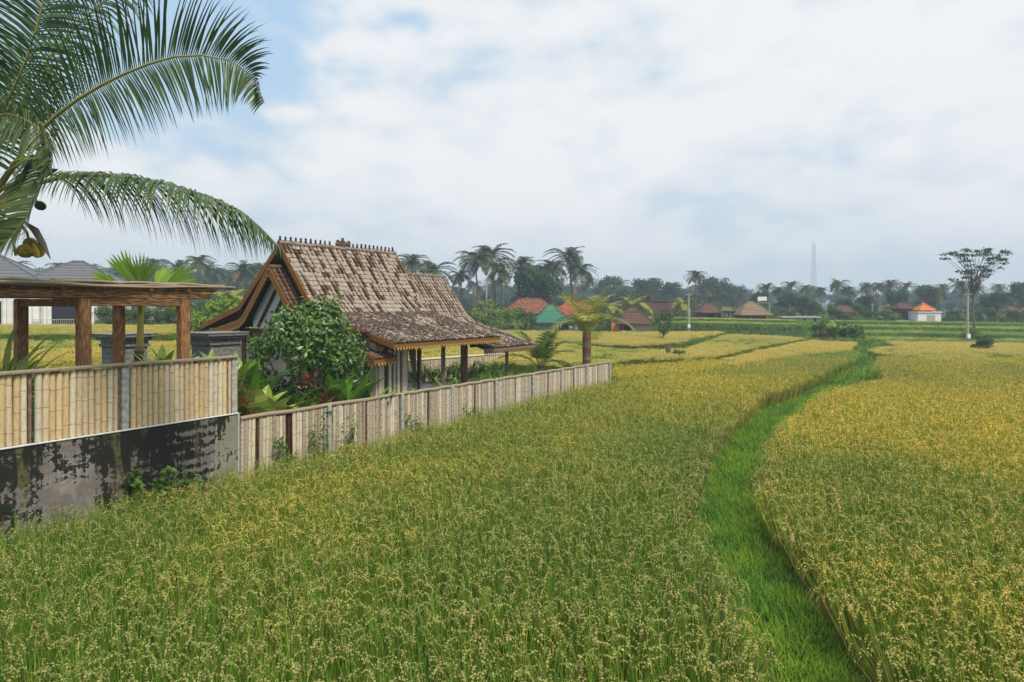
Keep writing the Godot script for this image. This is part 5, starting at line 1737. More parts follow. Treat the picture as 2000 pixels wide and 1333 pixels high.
func build_villas() -> void:
	# two white villas with slate roofs beyond the left terraces
	for e in [[152.0, 69.0, 8.6, 512.0, 560.0, 0.9, "white villa with a grey hipped roof, seen between the pergola posts"], [-20.0, 66.0, 9.6, 494.0, 553.0, 0.6, "white villa with a larger grey hipped roof, cut by the left edge"]]:
		var z: float = e[1]
		var at := spot(e[0], z)
		var wall: float = EYE - (e[4] - 597.0) / 1333.0 * z - at.y
		var rise: float = (e[4] - e[3]) / 1333.0 * z
		var w: float = e[2]
		var h := house("white_villa", e[6], "house", at, 0.35, w, 6.0, wall, rise, 0.55, e[5], 0.0, M.white, M.slate,
			[["window", -w * 0.40, -w * 0.28, 0.7, 3.0, M.glass], ["window", -w * 0.18, w * 0.08, 0.7, 3.0, M.glass], ["door", w * 0.14, w * 0.19, 0.6, 3.0, M.dark], ["window", w * 0.28, w * 0.40, 1.0, 3.0, M.panel]], "white villas")
		# raised courses of the roof
		var roof := h.get_node("roof")
		for k in 9:
			var f := (k + 0.5) / 9.0
			var g := Geo.new()
			var hx := lerpf(w / 2 + 0.55, e[5] / 2, f)
			var hz := lerpf(3.55, 0.04, f)
			g.bar(Vector3(-hx, wall + rise * f + 0.05, hz), Vector3(hx, wall + rise * f + 0.05, hz), 0.05, 0.05)
			part("course", g.mesh(), M.slate, roof)
		for x in [-w * 0.45, -w * 0.22, w * 0.11, w * 0.24, w * 0.45]:
			var g := Geo.new()
			g.box(Vector3(x - 0.12, -0.2, 3.6), Vector3(x + 0.12, wall, 3.85), 0.02)
			part("pillar", g.mesh(), M.white, h)
		var g2 := Geo.new()
		g2.box(Vector3(-w * 0.5, -0.7, 3.0), Vector3(w * 0.5, 0.35, 3.95), 0.02)
		part("plinth", g2.mesh(), M.white, h)
		for k in 24:
			var g := Geo.new()
			var x := lerpf(-w * 0.42, w * 0.05, k / 23.0)
			g.bar(Vector3(x, 0.36, 3.75), Vector3(x, 1.25, 3.75), 0.03, 0.03)
			part("baluster", g.mesh(), M.steel, h)
		g2 = Geo.new()
		g2.bar(Vector3(-w * 0.43, 1.28, 3.75), Vector3(w * 0.06, 1.28, 3.75), 0.05, 0.05)
		part("handrail", g2.mesh(), M.steel, h)
	var bw := thing("garden_wall", "low white garden wall right of the villas", "wall", spot(300, 65.0))
	var g := Geo.new()
	g.box(Vector3(-5.2, -0.4, -0.1), Vector3(7.0, 0.55, 0.1), 0.02)
	part("wall_face", g.mesh(), M.white, bw)
	g = Geo.new()
	g.box(Vector3(-5.25, 0.55, -0.14), Vector3(7.05, 0.63, 0.14), 0.02)
	part("coping", g.mesh(), M.white_trim, bw)
	house("small_house", "small red-roofed house far behind the villas", "house", spot(95, 130, 2.0), 0.2, 5.0, 5.0, 4.3, 2.6, 0.8, 0.4, 0.05, M.brick, M.clay, [])
	house("small_house", "small orange-roofed house far right of the fan palm", "house", spot(318, 120, 0.6), -0.2, 3.8, 4.0, 4.6, 1.1, 0.5, 1.0, 0.0, M.white, M.orange_clay, [["window", -0.8, 0.8, 2.6, 4.0, M.glass]])

func build_village() -> void:
	build_villas()
	house("village_house", "house with a wide red brown tiled roof left of the green pavilion", "house", spot(1035, 99), 0.15, 7.0, 6.0, 2.6, 2.0, 0.7, 3.2, 0.04, M.block, M.clay, [["door", -0.5, 0.5, 0.0, 2.0, M.dark_wood], ["window", 1.4, 2.6, 0.9, 2.0, M.glass]])
	var pav := house("pavilion", "pavilion with a tall green hollow-curved roof", "pavilion", spot(1075, 90), 0.1, 4.2, 4.2, 1.55, 2.25, 0.75, 0.7, 0.15, M.block, M.green_roof, [["doorway", 0.7, 1.95, 0.0, 1.5, M.dark]])
	for x in [-2.0, 0.62, 2.02]:
		var g := Geo.new()
		g.box(Vector3(x - 0.09, -0.3, 2.35), Vector3(x + 0.09, 1.56, 2.53), 0.015)
		part("post", g.mesh(), M.block, pav)
	house("village_house", "house with a bright red tiled roof between the green pavilion and the yellow palm", "house", spot(1125, 101), -0.1, 6.0, 5.5, 2.5, 1.75, 0.7, 2.6, 0.0, M.white, M.red_clay, [["window", -2.0, -0.8, 0.9, 1.9, M.glass], ["door", 0.3, 1.2, 0, 1.9, M.dark_wood]])
	# corrugated shed
	var sh := thing("corrugated_shed", "small shed of pale corrugated sheets with a brown tiled roof", "shed", spot(1238, 81), -0.12)
	for k in 26:
		var g := Geo.new()
		var x := -0.35 + k * 0.083
		g.box(Vector3(x, -0.1, 1.2 + 0.03 * (k % 2)), Vector3(x + 0.08, 1.75, 1.24 + 0.03 * (k % 2)), 0.008)
		part("sheet", g.mesh(), M.zinc, sh)
	var g0 := Geo.new()
	g0.box(Vector3(-1.7, -0.2, -1.3), Vector3(1.78, 1.76, 1.15))
	part("wall", g0.mesh(), M.brick, sh)
	g0 = Geo.new()
	hip_roof(g0, 4.3, 3.9, 1.78, 1.3, 1.6, 0.02)
	part("roof", g0.mesh(), M.old_clay, sh)
	g0 = Geo.new()
	g0.box(Vector3(-1.2, 0, 1.14), Vector3(-0.5, 1.5, 1.2))
	part("doorway", g0.mesh(), M.dark, sh)
	var dr := thing("orange_drum", "orange drum standing beside the corrugated shed", "drum", spot(1217, 78.5))
	g0 = Geo.new()
	lathe(g0, Vector3.ZERO, [[0.26, 0.0], [0.3, 0.03], [0.3, 0.4], [0.32, 0.42], [0.3, 0.44], [0.3, 0.85], [0.27, 0.9]], 14)
	part("body", g0.mesh(), M.orange, dr)
	g0 = Geo.new()
	lathe(g0, Vector3(0, 0.9, 0), [[0.29, 0.0], [0.29, 0.04], [0.1, 0.07]], 14)
	part("lid", g0.mesh(), M.white, dr)
	var ob := thing("orange_wall", "orange painted wall end behind the yellow palm, left of the drum", "wall", spot(1203, 80), 0.2)
	g0 = Geo.new()
	g0.box(Vector3(-0.55, -0.2, -0.1), Vector3(0.35, 1.9, 0.1), 0.02)
	part("wall_face", g0.mesh(), M.orange_clay, ob)
	g0 = Geo.new()
	g0.box(Vector3(-0.62, 1.9, -0.16), Vector3(0.42, 2.0, 0.16), 0.02)
	part("coping", g0.mesh(), M.old_clay, ob)
	# brick compound
	var bc := thing("brick_compound", "dark brick compound wall with a small gate tower behind the shed", "wall", spot(1300, 118), 0.05)
	for e in [[-4.6, 3.4, 3.1, "wall_section"], [-4.0, -2.2, 4.3, "gate_tower"], [0.2, 1.9, 3.5, "wall_section"], [-8.2, -4.6, 2.6, "wall_section"]]:
		var g := Geo.new()
		g.box(Vector3(e[0], -0.5, -0.4 if e[3] == "wall_section" else -0.9), Vector3(e[1], e[2], 0.3 if e[2] < 3.4 else 0.42), 0.03)
		part(e[3], g.mesh(), M.brick, bc)
		g = Geo.new()
		g.box(Vector3(e[0] - 0.12, e[2], -0.55 if e[3] == "wall_section" else -1.0), Vector3(e[1] + 0.12, e[2] + 0.16, 0.5), 0.03)
		part("coping", g.mesh(), M.old_clay, bc)
	g0 = Geo.new()
	g0.box(Vector3(-3.45, 3.0, 0.40), Vector3(-2.75, 4.0, 0.47))
	part("tower_opening", g0.mesh(), M.dark, bc)
	house("old_hut", "low hut with a weathered brown roof beside the concrete pole", "hut", spot(1383, 110), 0.1, 3.0, 3.0, 1.3, 1.4, 0.5, 0.9, 0.0, M.brick, M.old_clay, [["doorway", -0.9, 0.4, 0.0, 1.3, M.dark]])
	var gt := thing("field_shelter", "small open shelter with a flat thatch roof left of the thatched hut", "shelter", spot(1419, 104), 0.0)
	for x in [-0.6, 0.6]:
		var g := Geo.new()
		g.box(Vector3(x - 0.09, -0.2, -0.1), Vector3(x + 0.09, 1.7, 0.1), 0.01)
		part("post", g.mesh(), M.block, gt)
	g0 = Geo.new()
	hip_roof(g0, 2.0, 1.6, 1.72, 0.4, 1.0, 0.0)
	part("roof", g0.mesh(), M.thatch, gt)
	var th := house("thatched_hut", "hut with a thick pale thatched roof on top of the bank", "hut", spot(1466, 106), 0.05, 3.6, 3.4, 1.1, 1.95, 0.75, 0.7, -0.05, M.dark_wood, M.thatch, [["doorway", -1.2, -0.3, 0.0, 0.95, M.dark]])
	for x in [-2.1, -0.7, 0.7, 2.1]:
		var g := Geo.new()
		g.bar(Vector3(x, -0.3, 2.0), Vector3(x, 1.1, 2.0), 0.1, 0.1)
		part("post", g.mesh(), M.column, th)
	# sign board on posts
	var sb := thing("sign_board", "white sign board on thin posts beside the thatched hut", "sign", spot(1489, 108.5))
	g0 = Geo.new()
	g0.box(Vector3(-0.72, 3.3, -0.03), Vector3(0.72, 3.95, 0.03), 0.008)
	part("board", g0.mesh(), M.white, sb)
	for x in [-0.6, 1.15]:
		var g := Geo.new()
		g.bar(Vector3(x, -0.3, 0), Vector3(x, 3.3 if x < 0 else 3.0, 0), 0.07, 0.07)
		part("post", g.mesh(), M.zinc, sb)
	g0 = Geo.new()
	g0.bar(Vector3(-0.6, 3.0, 0.05), Vector3(1.2, 3.0, 0.05), 0.06, 0.06)
	part("crossbar", g0.mesh(), M.zinc, sb)
	# long low building
	var lb := thing("long_shed", "long low shed with a grey flat roof right of the thatched hut", "shed", spot(1562, 104), 0.0)
	g0 = Geo.new()
	g0.box(Vector3(-2.7, -0.5, -1.2), Vector3(2.7, 0.78, 0.7), 0.02)
	part("wall", g0.mesh(), M.block, lb)
	g0 = Geo.new()
	g0.box(Vector3(-3.0, 0.8, -1.4), Vector3(2.9, 0.96, 0.95), 0.02)
	part("roof", g0.mesh(), M.zinc, lb)
	for e in [[-1.9, -1.82], [-0.9, -0.82], [0.3, 0.6], [1.9, 2.25]]:
		var g := Geo.new()
		g.box(Vector3(e[0], -0.3, 0.69), Vector3(e[1], 0.7, 0.73))
		part("doorway" if e[1] - e[0] > 0.2 else "joint", g.mesh(), M.dark, lb)
	# white shrine building with an orange roof
	var wb := thing("white_shrine", "white box building with a grey shutter and a small orange roof above it", "building", spot(1804, 112.5), 0.02)
	g0 = Geo.new()
	g0.box(Vector3(-1.92, -0.6, -1.6), Vector3(1.92, 1.62, 1.6), 0.02)
	part("wall", g0.mesh(), M.white, wb)
	g0 = Geo.new()
	g0.box(Vector3(-2.02, 1.64, -1.7), Vector3(2.02, 1.82, 1.75), 0.03)
	part("cornice", g0.mesh(), M.white_trim, wb)
	for k in 9:
		var g := Geo.new()
		g.box(Vector3(-0.45, 0.02 + k * 0.145, 1.605), Vector3(0.92, 0.15 + k * 0.145, 1.63 + 0.01 * (k % 2)), 0.006)
		part("shutter_slat", g.mesh(), M.zinc, wb)
	g0 = Geo.new()
	g0.box(Vector3(-1.0, 1.82, -1.0), Vector3(1.0, 2.1, 0.6))
	part("upper_wall", g0.mesh(), M.brick, wb)
	g0 = Geo.new()
	hip_roof(g0, 2.7, 2.4, 2.1, 1.05, 0.25, 0.03)
	var orf := part("roof", g0.mesh(), M.orange_clay, wb)
	g0 = Geo.new()
	lathe(g0, Vector3(0, 3.15, 0), [[0.12, 0.0], [0.16, 0.08], [0.06, 0.18], [0.02, 0.36]], 8)
	part("finial", g0.mesh(), M.orange_clay, orf)
	house("dark_hut", "dark open hut left of the white box building", "hut", spot(1762, 115), 0.0, 2.6, 3.0, 2.1, 0.8, 0.4, 1.2, 0.0, M.dark_wood, M.old_clay, [["doorway", -0.9, 0.7, 0.0, 1.7, M.dark]])
	var lw := thing("low_wall", "low grey wall in front of the dark hut", "wall", spot(1764, 112))
	g0 = Geo.new()
	g0.box(Vector3(-1.1, -0.4, -0.1), Vector3(1.25, 0.5, 0.1), 0.02)
	part("wall_face", g0.mesh(), M.zinc, lw)
	g0 = Geo.new()
	g0.box(Vector3(-1.13, 0.5, -0.13), Vector3(1.28, 0.58, 0.13), 0.02)
	part("coping", g0.mesh(), M.concrete, lw)
	house("old_house", "old house with a low maroon roof at the right edge", "house", spot(1974, 118), 0.3, 4.0, 3.4, 0.9, 1.7, 0.5, 1.6, 0.0, M.brick, M.old_clay, [])
	house("old_house", "old brown-roofed house half hidden behind the banana clump", "house", spot(1645, 121), 0.0, 3.4, 3.4, 1.3, 1.1, 0.4, 1.4, 0.0, M.brick, M.old_clay, [])
	# utility poles and wires
	var tops := []
	for e in [[1345.0, 85.0, 572.0, "slim concrete utility pole in front of the green bank"], [1890.0, 69.0, 570.0, "concrete utility pole standing in the rice at the right"], [1704.0, 119.0, 592.0, "short pale pole among the trees left of the white box building"], [950.0, 104.0, 545.0, "pale pole between the palms and the leafy tree behind the roof"]]:
		var at := spot(e[0], e[1])
		var hgt: float = EYE - (e[2] - 597.0) / 1333.0 * e[1] - at.y
		var up := thing("utility_pole", e[3], "utility pole", at, 0.0, "utility poles")
		var g := Geo.new()
		g.tube([Vector3(0, -0.3, 0), Vector3(0.02, hgt, 0)], [0.16, 0.10], 10)
		part("shaft", g.mesh(), M.block, up)
		g = Geo.new()
		g.bar(Vector3(-0.45, hgt - 0.25, 0.1), Vector3(0.45, hgt - 0.25, 0.1), 0.07, 0.07)
		part("crossarm", g.mesh(), M.zinc, up)
		for x in [-0.4, 0.0, 0.4]:
			g = Geo.new()
			lathe(g, Vector3(x, hgt - 0.21, 0.1), [[0.03, 0.0], [0.05, 0.04], [0.03, 0.08], [0.045, 0.11], [0.01, 0.14]], 7)
			part("insulator", g.mesh(), M.dark, up)
		if e[0] > 1300 and e[0] < 1900 and e[1] < 100:
			g = Geo.new()
			g.box(Vector3(-0.16, 1.15, 0.12), Vector3(0.16, 1.6, 0.3), 0.02)
			part("meter_box", g.mesh(), M.white, up)
		tops.append(at + Vector3(0, hgt - 0.1, 0))
	for e in [[tops[0], tops[3], 2.2, "power line sagging left from the slim concrete pole"], [tops[0], tops[2], 2.2, "power line sagging right from the slim concrete pole"], [tops[1], tops[2], 1.0, "power line from the pole in the rice to the tree line"]]:
		var g := Geo.new()
		var mid: Vector3 = (e[0] + e[1]) / 2
		var p := []
		var r := []
		for k in 21:
			var f := k / 20.0
			p.append(e[0].lerp(e[1], f) - Vector3(0, e[2] * 4.0 * f * (1.0 - f), 0) - mid)
			r.append(0.016)
		g.tube(p, r, 4, false)
		var wi := part("power_line", g.mesh(), M.dark, self)
		wi.position = mid
		tag(wi, e[3], "power line", "power lines")
	# lattice mast far away
	var mast := thing("lattice_mast", "tall thin lattice radio mast above the far trees", "mast", spot(1590, 300))
	var top_y := EYE + (597.0 - 476.0) / 1333.0 * 300.0 - mast.position.y
	for c in [[-1, -1], [1, -1], [1, 1], [-1, 1]]:
		var g := Geo.new()
		g.tube([Vector3(c[0] * 1.0, 0, c[1] * 1.0), Vector3(c[0] * 0.4, top_y, c[1] * 0.4)], [0.06, 0.05], 5)
		part("leg", g.mesh(), M.steel, mast)
	for k in 14:
		var y0 := top_y * k / 14.0
		var y1 := top_y * (k + 1) / 14.0
		var a := lerpf(1.0, 0.4, k / 14.0)
		var b := lerpf(1.0, 0.4, (k + 1) / 14.0)
		var g := Geo.new()
		for s in [1.0, -1.0]:
			g.tube([Vector3(-a, y0, s * a), Vector3(b, y1, s * b)], [0.022, 0.022], 4, false)
			g.tube([Vector3(a, y0, s * a), Vector3(-b, y1, s * b)], [0.022, 0.022], 4, false)
			g.tube([Vector3(s * a, y0, -a), Vector3(s * b, y1, b)], [0.022, 0.022], 4, false)
		part("brace", g.mesh(), M.steel, mast)
	var mg := Geo.new()
	mg.tube([Vector3(0, top_y - 0.1, 0), Vector3(0, top_y + 2.0, 0)], [0.06, 0.03], 5)
	part("aerial", mg.mesh(), M.steel, mast)

# ---------------------------------------------------------------- trees
func build_trees() -> void:
	var palms := []
	var heights := []
	for e in [[600, 11.0, 0.6, 28, 4.1], [601, 10.0, -0.8, 24, 3.9], [602, 12.0, 1.0, 30, 3.9], [603, 9.5, 0.2, 24, 4.3], [604, 11.5, -0.4, 26, 3.6]]:
		palms.append(make_palm(e[0], e[1], e[2], e[3], e[4]))
		heights.append(e[1] + e[4] * 0.62)
	var bright := make_palm(610, 5.0, 0.3, 17, 4.2, true)
	var deep := [Color(0.022, 0.055, 0.020), Color(0.055, 0.10, 0.030)]
	var mid := [Color(0.04, 0.085, 0.020), Color(0.10, 0.16, 0.035)]
	var light := [Color(0.09, 0.16, 0.025), Color(0.20, 0.28, 0.05)]
	var trees := []
	for i in 4: trees.append(make_tree(620 + i, 10.0, 8.5, 16, 0.62, 2600, deep[0], deep[1], 0.28, 0.72))
	var rounds := []
	for i in 3: rounds.append(make_tree(630 + i, 5.0, 5.5, 12, 0.36, 2000, mid[0], mid[1], 0.2, 0.8))
	var limes := []
	for i in 2: limes.append(make_tree(640 + i, 4.0, 4.4, 11, 0.30, 1700, light[0], light[1], 0.25, 0.75))
	var put := func(proto: Node3D, base_h: float, col: float, row: float, z: float, label: String, group: String, called: String) -> void:
		var at := spot(col, z, -0.1)
		var want := EYE - (row - 597.0) / 1333.0 * z - at.y
		proto.name = called + "_proto"
		dup(proto, at, rng.randf() * TAU, want / base_h, label, group)
	# palms one can point at: column, top row, distance, label
	var pl := [
		[690, 482, 100, "palm whose tip just shows above the roof ridge, beside the ridge crown"], [754, 488, 104, "palm whose tip shows above the far half of the roof ridge"],
		[806, 486, 110, "coconut palm rising directly behind the end of the main roof ridge"], [850, 498, 112, "coconut palm above the lower veranda ridge"],
		[903, 520, 122, "low coconut palm left of the tall palm cluster"], [935, 478, 118, "leftmost tall palm of the cluster behind the red roofs"], [968, 466, 122, "tallest palm of the left cluster behind the red roofs"], [985, 505, 112, "shorter palm in the middle of the left cluster"], [1012, 488, 118, "rightmost tall palm of the left cluster"],
		[1062, 508, 124, "slender palm between the two tall clusters"], [1084, 498, 128, "palm just left of the tall palm above the bright red roof"], [1121, 471, 124, "tall palm above the bright red roof"], [1141, 506, 118, "shorter palm right of the tall palm above the bright red roof"],
		[1213, 540, 190, "small hazy palm above the brick compound"], [1358, 522, 128, "tall lone palm right behind the slim concrete pole"], [1386, 575, 120, "short palm behind the brown-roofed hut"],
		[1502, 548, 150, "palm just right of the white sign board"], [1522, 556, 140, "second palm right of the white sign board"], [1545, 543, 160, "palm left of the lattice mast"], [1576, 552, 150, "palm directly under the lattice mast"], [1605, 556, 160, "palm just right of the lattice mast"],
		[1632, 540, 140, "tall palm above the banana clump"], [1662, 556, 150, "palm right of the one above the banana clump"], [1697, 545, 150, "palm above the short pale pole"], [1715, 548, 160, "palm right of the short pale pole"], [1736, 541, 140, "tall shaggy palm left of the dark hut"], [1774, 546, 170, "palm behind the dark hut"], [1797, 554, 165, "palm right behind the orange roof"], [1829, 556, 140, "broad palm right of the orange roof"], [1843, 550, 170, "palm left of the tall umbrella tree"], [1878, 542, 130, "palm in front of the tall umbrella tree"], [1986, 572, 130, "palm at the right edge in front of the rounded tree"],
		[310, 497, 150, "palm above the fan palm's right leaf"], [345, 498, 140, "second palm right of the fan palm"], [392, 490, 130, "tallest palm of the left tree line"], [425, 515, 150, "palm left of the house roof, with a thin trunk"], [472, 502, 120, "palm beside the left slope of the house roof"], [500, 512, 128, "palm nearest the house gable"], [55, 545, 130, "palm behind the left villa roof"], [118, 505, 160, "hazy palm above the gap between the villa roofs"], [26, 500, 150, "hazy palm behind the coconuts"], [520, 505, 150, "hazy palm touching the gable peak"]]
	var i := 0
	for e in pl:
		put.call(palms[i % 5], heights[i % 5], e[0], e[1], e[2], e[3], "coconut palms of the tree line", "coconut_palm")
		i += 1
	for e in [[1235, 565, 92, "bright young palm behind the corrugated shed roof"], [1335, 573, 98, "yellow green young palm left of the slim concrete pole"], [1195, 575, 100, "young palm behind the yellow coconut palm"], [1385, 590, 112, "bright drooping palm over the brown-roofed hut"], [1778, 600, 124, "short bright palm behind the low grey wall"], [1860, 603, 125, "short bright palm behind the green terraces"], [455, 545, 60, "young spear-shaped palm left of the house gable"], [1730, 590, 126, "short palm with brown lower fronds left of the dark hut"]]:
		put.call(bright, 8.0, e[0], e[1], e[2], e[3], "short bright palms", "coconut_palm")
	# hazier palms that cannot be told apart
	for k in 60:
		var col := rng.randf_range(0, 2000)
		if col > 560 and col < 860: continue
		var z := rng.randf_range(170, 235)
		var row := (rng.randf_range(505, 540) if col < 560 else (rng.randf_range(530, 560) if col < 1450 else rng.randf_range(548, 575)))
		var seg := "left of the house" if col < 560 else ("between the house and the slim concrete pole" if col < 1345 else "right of the slim concrete pole")
		put.call(palms[k % 5], heights[k % 5], col, row, z, "hazy coconut palm deep in the tree line " + seg, "hazy palms " + seg, "coconut_palm")
	# broadleaf trees one can point at
	for e in [[1045, 512, 118, 0, "dark broadleaf tree between the two palm clusters"], [1265, 533, 175, 1, "dark spreading tree left of the slim concrete pole, the larger one"], [1310, 545, 185, 2, "dark hazy tree just left of the slim concrete pole"], [1395, 536, 190, 3, "hazy blue tree right of the tall lone palm"], [1430, 550, 190, 0, "hazy tree above the field shelter"], [1190, 532, 200, 2, "hazy rounded tree above the yellow coconut palm"], [1945, 563, 125, 1, "dark conical tree right of the umbrella tree"], [1996, 543, 135, 2, "large rounded tree at the right edge"], [1750, 562, 135, 3, "green tree behind the dark hut"], [1815, 552, 150, 0, "dark tree behind the orange roof"], [1540, 565, 135, 1, "dark green tree behind the long low shed"], [1570, 575, 128, 2, "lower green tree right behind the long low shed"], [1690, 572, 130, 0, "dark tree mass above the short pale pole"], [1650, 580, 128, 3, "dark tree behind the banana clump"], [1485, 565, 145, 2, "tree behind the sign board"]]:
		put.call(trees[e[3]], 10.4, e[0], e[1], e[2], e[4], "broadleaf trees of the tree line", "broadleaf_tree")
	for k in 46:
		var col := k * 2000.0 / 46.0 + rng.randf_range(-15, 15)
		if col > 600 and col < 840: continue
		var z := rng.randf_range(150, 215)
		var row := rng.randf_range(515, 545) if col < 560 else (rng.randf_range(552, 578) if col < 1450 else rng.randf_range(574, 592))
		var seg := "left of the house" if col < 560 else ("between the house and the slim concrete pole" if col < 1345 else "right of the slim concrete pole")
		put.call(trees[k % 4], 10.4, col, row, z, "hazy broadleaf tree in the tree line " + seg, "hazy broadleaf trees " + seg, "broadleaf_tree")
	# nearer small trees and shrubs
	for e in [[955, 585, 84, 0, true, "bright leafy tree right of the veranda roof, left of the red brown roof"], [990, 600, 80, 1, true, "lower bright tree beside the bright leafy one"], [1015, 598, 88, 0, false, "dark round shrub tree left of the green pavilion"], [1030, 612, 84, 1, false, "small shrub against the pavilion's left wall"], [925, 600, 92, 2, false, "dark tree behind the veranda roof"], [1150, 605, 94, 1, false, "shrub behind the yellow palm, left side"], [1180, 610, 88, 2, false, "shrub behind the yellow palm, right side"], [1120, 620, 87, 0, false, "low shrub at the pavilion's open side"]]:
		var pr: Node3D = limes[e[3] % 2] if e[4] else rounds[e[3] % 3]
		put.call(pr, 4.1 if e[4] else 5.2, e[0], e[1], e[2], e[5], "village shrubs", "small_tree")
	for e in [[420, 585, 38.0, 0, "yellow green bush left of the house eave"], [450, 575, 42.0, 1, "taller yellow green bush beside the gable"], [475, 590, 45.0, 0, "bush half hidden by the left eave of the house"], [390, 605, 50.0, 1, "low bush between the pergola roof and the house"]]:
		put.call(limes[e[3] % 2], 4.1, e[0], e[1], e[2], e[4], "yellow green bushes", "bush")
	for k in 9:
		put.call(rounds[k % 3], 5.2, 205 + k * 23.0, 598 + rng.randf_range(-4, 8), 67.0, "leafy shrub behind the low white garden wall", "shrubs behind the garden wall", "shrub")
	for k in 90:
		var col := k * 2000.0 / 90.0 + rng.randf_range(-10, 10)
		if col > 540 and col < 880: continue
		if absf(col - 1804) < 40: continue
		var z := rng.randf_range(116, 140)
		if absf(col - 1590) < 60 or absf(col - 1470) < 50: z = rng.randf_range(120, 140)
		if col < 540: z = rng.randf_range(95, 135)
		var seg := "left of the house" if col < 560 else ("behind the village roofs" if col < 1280 else ("behind the tall green bank" if col < 1640 else "behind the green terraces"))
		put.call(rounds[k % 3], 5.2, col, rng.randf_range(583, 606) if col > 560 else rng.randf_range(560, 590), z, "dark green shrub along the foot of the tree line " + seg, "shrubs " + seg, "shrub")
	for k in 44:
		var col := 1268.0 + k * 17.0 + rng.randf_range(-6, 6)
		if absf(col - 1804) < 34 or absf(col - 1466) < 30 or absf(col - 1560) < 45: continue
		var z := rng.randf_range(106, 116) if col > 1640 else rng.randf_range(104, 114)
		var pr: Node3D = rounds[k % 3] if k % 4 else limes[k % 2]
		put.call(pr, 5.2 if k % 4 else 4.1, col, rng.randf_range(596, 616), z, "bush between the village huts and the green terraces, " + ("left of the lattice mast" if col < 1590 else "right of the lattice mast"), "bushes among the huts", "bush")
	# small trees standing in the fields
	field_tree("small bushy tree standing in the rice in front of the green bank", sight(1297, 640, 66.0), 3.4, 2.4, 700, mid)
	field_tree("scraggly little tree right of the concrete pole in the rice", sight(1921, 660, 57.0), 1.9, 1.7, 701, mid)
	field_tree("thin sapling at the edge of the banana clump", sight(1606, 640, 72.0), 2.6, 1.2, 702, light)
	var stump := thing("tree_stump", "pale grey tree stump in the yellow green rice", "stump", spot(1306, 46.0))
	var g := Geo.new()
	g.tube([Vector3(0, -0.1, 0), Vector3(0.04, 0.5, 0), Vector3(-0.02, 1.0, 0), Vector3(0.05, 1.32, 0)], [0.26, 0.2, 0.19, 0.11], 9)
	part("trunk", g.mesh(), M.bark, stump)
	g = Geo.new()
	g.tube([Vector3(0.05, 0.8, 0), Vector3(-0.2, 1.25, 0.05)], [0.08, 0.05], 7)
	part("broken_limb", g.mesh(), M.bark, stump)
	put.call(rounds[1], 5.2, 1326, 679, 45.6, "low dark bush right of the tree stump", "bushes in the rice", "bush")
	put.call(limes[0], 4.1, 1608, 722, 36.0, "bright grassy bush where the path turns right", "bushes in the rice", "bush")
	put.call(rounds[0], 5.2, 1606, 712, 38.5, "dark tuft behind the bright bush at the path's turn", "bushes in the rice", "bush")
	# banana clump below the terraces
	var ban := []
	for k in 3: ban.append(broad_leaf(0.13, 0.12, 0.10 + 0.06 * k, Color(0.08, 0.18, 0.02), Color(0.20, 0.33, 0.04), Color(0.25, 0.33, 0.08), 720 + k, 0.3))
	for e in [[1618, 73, "banana plant at the left of the clump"], [1636, 72, "tallest banana plant in the middle of the clump"], [1655, 74, "banana plant at the right of the clump"]]:
		var b := thing("banana_plant", e[2], "banana plant", spot(e[0], e[1]), rng.randf() * TAU, "banana clump")
		var sg := Geo.new()
		sg.col = Color(0.20, 0.20, 0.08)
		sg.tube([Vector3.ZERO, Vector3(0, 1.0, 0)], [0.12, 0.08], 7)
		part("stem", sg.mesh(), M.tint, b)
		for k in 10:
			part("leaf", ban[k % 3], M.leaf, b, Transform3D((Basis(Vector3.UP, k * 2.4) * Basis(Vector3.RIGHT, 0.2 + 0.06 * k)).scaled_local(Vector3.ONE * rng.randf_range(1.4, 2.1)), Vector3(0, 0.9, 0)))
	for k in 6:
		put.call(rounds[k % 3], 5.2, 1596 + k * 15.0, 630 + rng.randf_range(-3, 8), 74.5, "dark undergrowth bush around the banana clump", "bushes round the bananas", "bush")
	umbrella_tree()
	for k in 5:
		put.call(limes[k % 2], 4.1, 1896 + k * 6.0, 640 + k * 3.0, 76.0 + k, "slim leafy shrub at the foot of the umbrella tree", "shrubs under the umbrella tree", "shrub")
	# the far wood that closes the view
	var wood := [[], []]
	var tint := [[], []]
	for k in 420:
		var col := rng.randf_range(-200, 2200)
		var z := rng.randf_range(235, 420)
		var at := spot(col, z, -0.5)
		var row := 530.0 if col < 560 else (564.0 if col < 1450 else 574.0)
		var want := EYE - (row + rng.randf_range(-14, 18) - 597.0) / 1333.0 * z - at.y
		var kk := k % 2
		wood[kk].append(Transform3D(Basis(Vector3.UP, rng.randf() * TAU).scaled(Vector3(1.5, 1.0, 1.5) * want / 10.4), at))
		tint[kk].append(Color(1, 1, 1) * rng.randf_range(0.8, 1.2))
	var fw := thing("distant_wood", "blue grey wood closing the view behind the tree line", "wood")
	fw.set_meta("kind", "stuff")
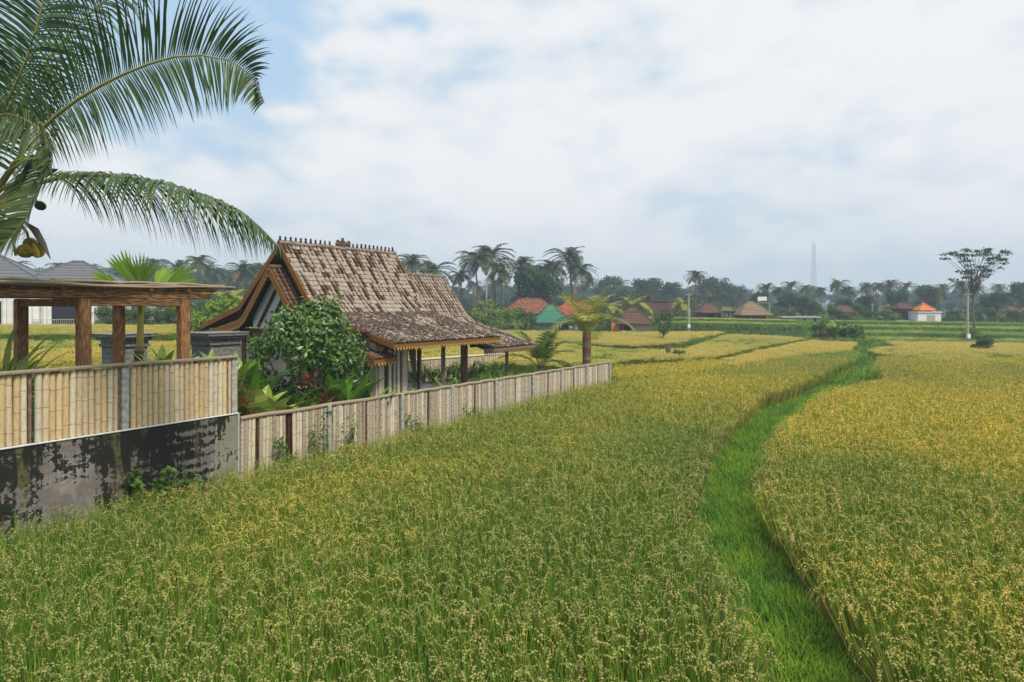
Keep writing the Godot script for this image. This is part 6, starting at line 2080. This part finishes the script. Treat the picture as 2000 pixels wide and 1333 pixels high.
	for kk in 2:
		var mi: MeshInstance3D = trees[kk].get_node("crown")
		scatter("crowns", mi.mesh, M.far_leaf, wood[kk], tint[kk], "", "", fw)
	for t in palms + trees + rounds + limes + [bright]: t.free()

func field_tree(label: String, at: Vector3, hgt: float, wid: float, seed_: int, cols: Array) -> void:
	at.y = ground_at(at.x, -at.z)
	var t := make_tree(seed_, hgt, wid, 12, 0.2, 900, cols[0], cols[1], 0.3, 0.9)
	t.name = numbered("field_tree")
	add_child(t)
	t.position = at
	tag(t, label, "tree", "small trees in the fields")

func umbrella_tree() -> void:
	var root := thing("umbrella_tree", "tall airy umbrella-shaped tree with layered flat crown at the right", "tree", spot(1904, 78))
	var q := RandomNumberGenerator.new()
	q.seed = 808
	var tg := Geo.new()
	var fork := Vector3(-0.25, 5.6, 0)
	limb(tg, q, Vector3(0, -0.2, 0), fork, 0.16, 0.11, 0.08, 8)
	var lg := Geo.new()
	# tiers of the crown: row of the tier, columns it spans, pads
	for tier in [[488, 1858, 1962, 17], [497, 1856, 1968, 16], [507, 1860, 1966, 8], [529, 1866, 1944, 10], [540, 1866, 1936, 8], [518, 1872, 1955, 5]]:
		for i in tier[3]:
			var col := lerpf(tier[1], tier[2], (i + 0.5) / tier[3]) + q.randf_range(-5, 5)
			var w := sight(col, tier[0] + q.randf_range(-3.5, 3.5) + absf(col - 1910.0) * 0.09, 78.0) - root.position
			var c := Vector3(w.x, w.y, q.randf_range(-2.2, 2.2))
			var join := fork.lerp(Vector3(c.x * 0.4, maxf(fork.y + 0.4, c.y - 1.2), c.z * 0.4), 0.75)
			limb(tg, q, fork - Vector3(0, q.randf() * 0.9, 0), join, 0.035, 0.026, 0.06, 4)
			limb(tg, q, join, c - Vector3(0, 0.05, 0), 0.026, 0.01, 0.1, 4)
			var sz := q.randf_range(0.35, 0.75)
			leaf_cloud(lg, q, c, Vector3(sz, 0.10, sz), int(64 * sz), 0.24, Color(0.025, 0.06, 0.025), Color(0.06, 0.11, 0.035))
	part("trunk", tg.mesh(), M.bark, root)
	part("crown", lg.mesh(), M.far_leaf, root)
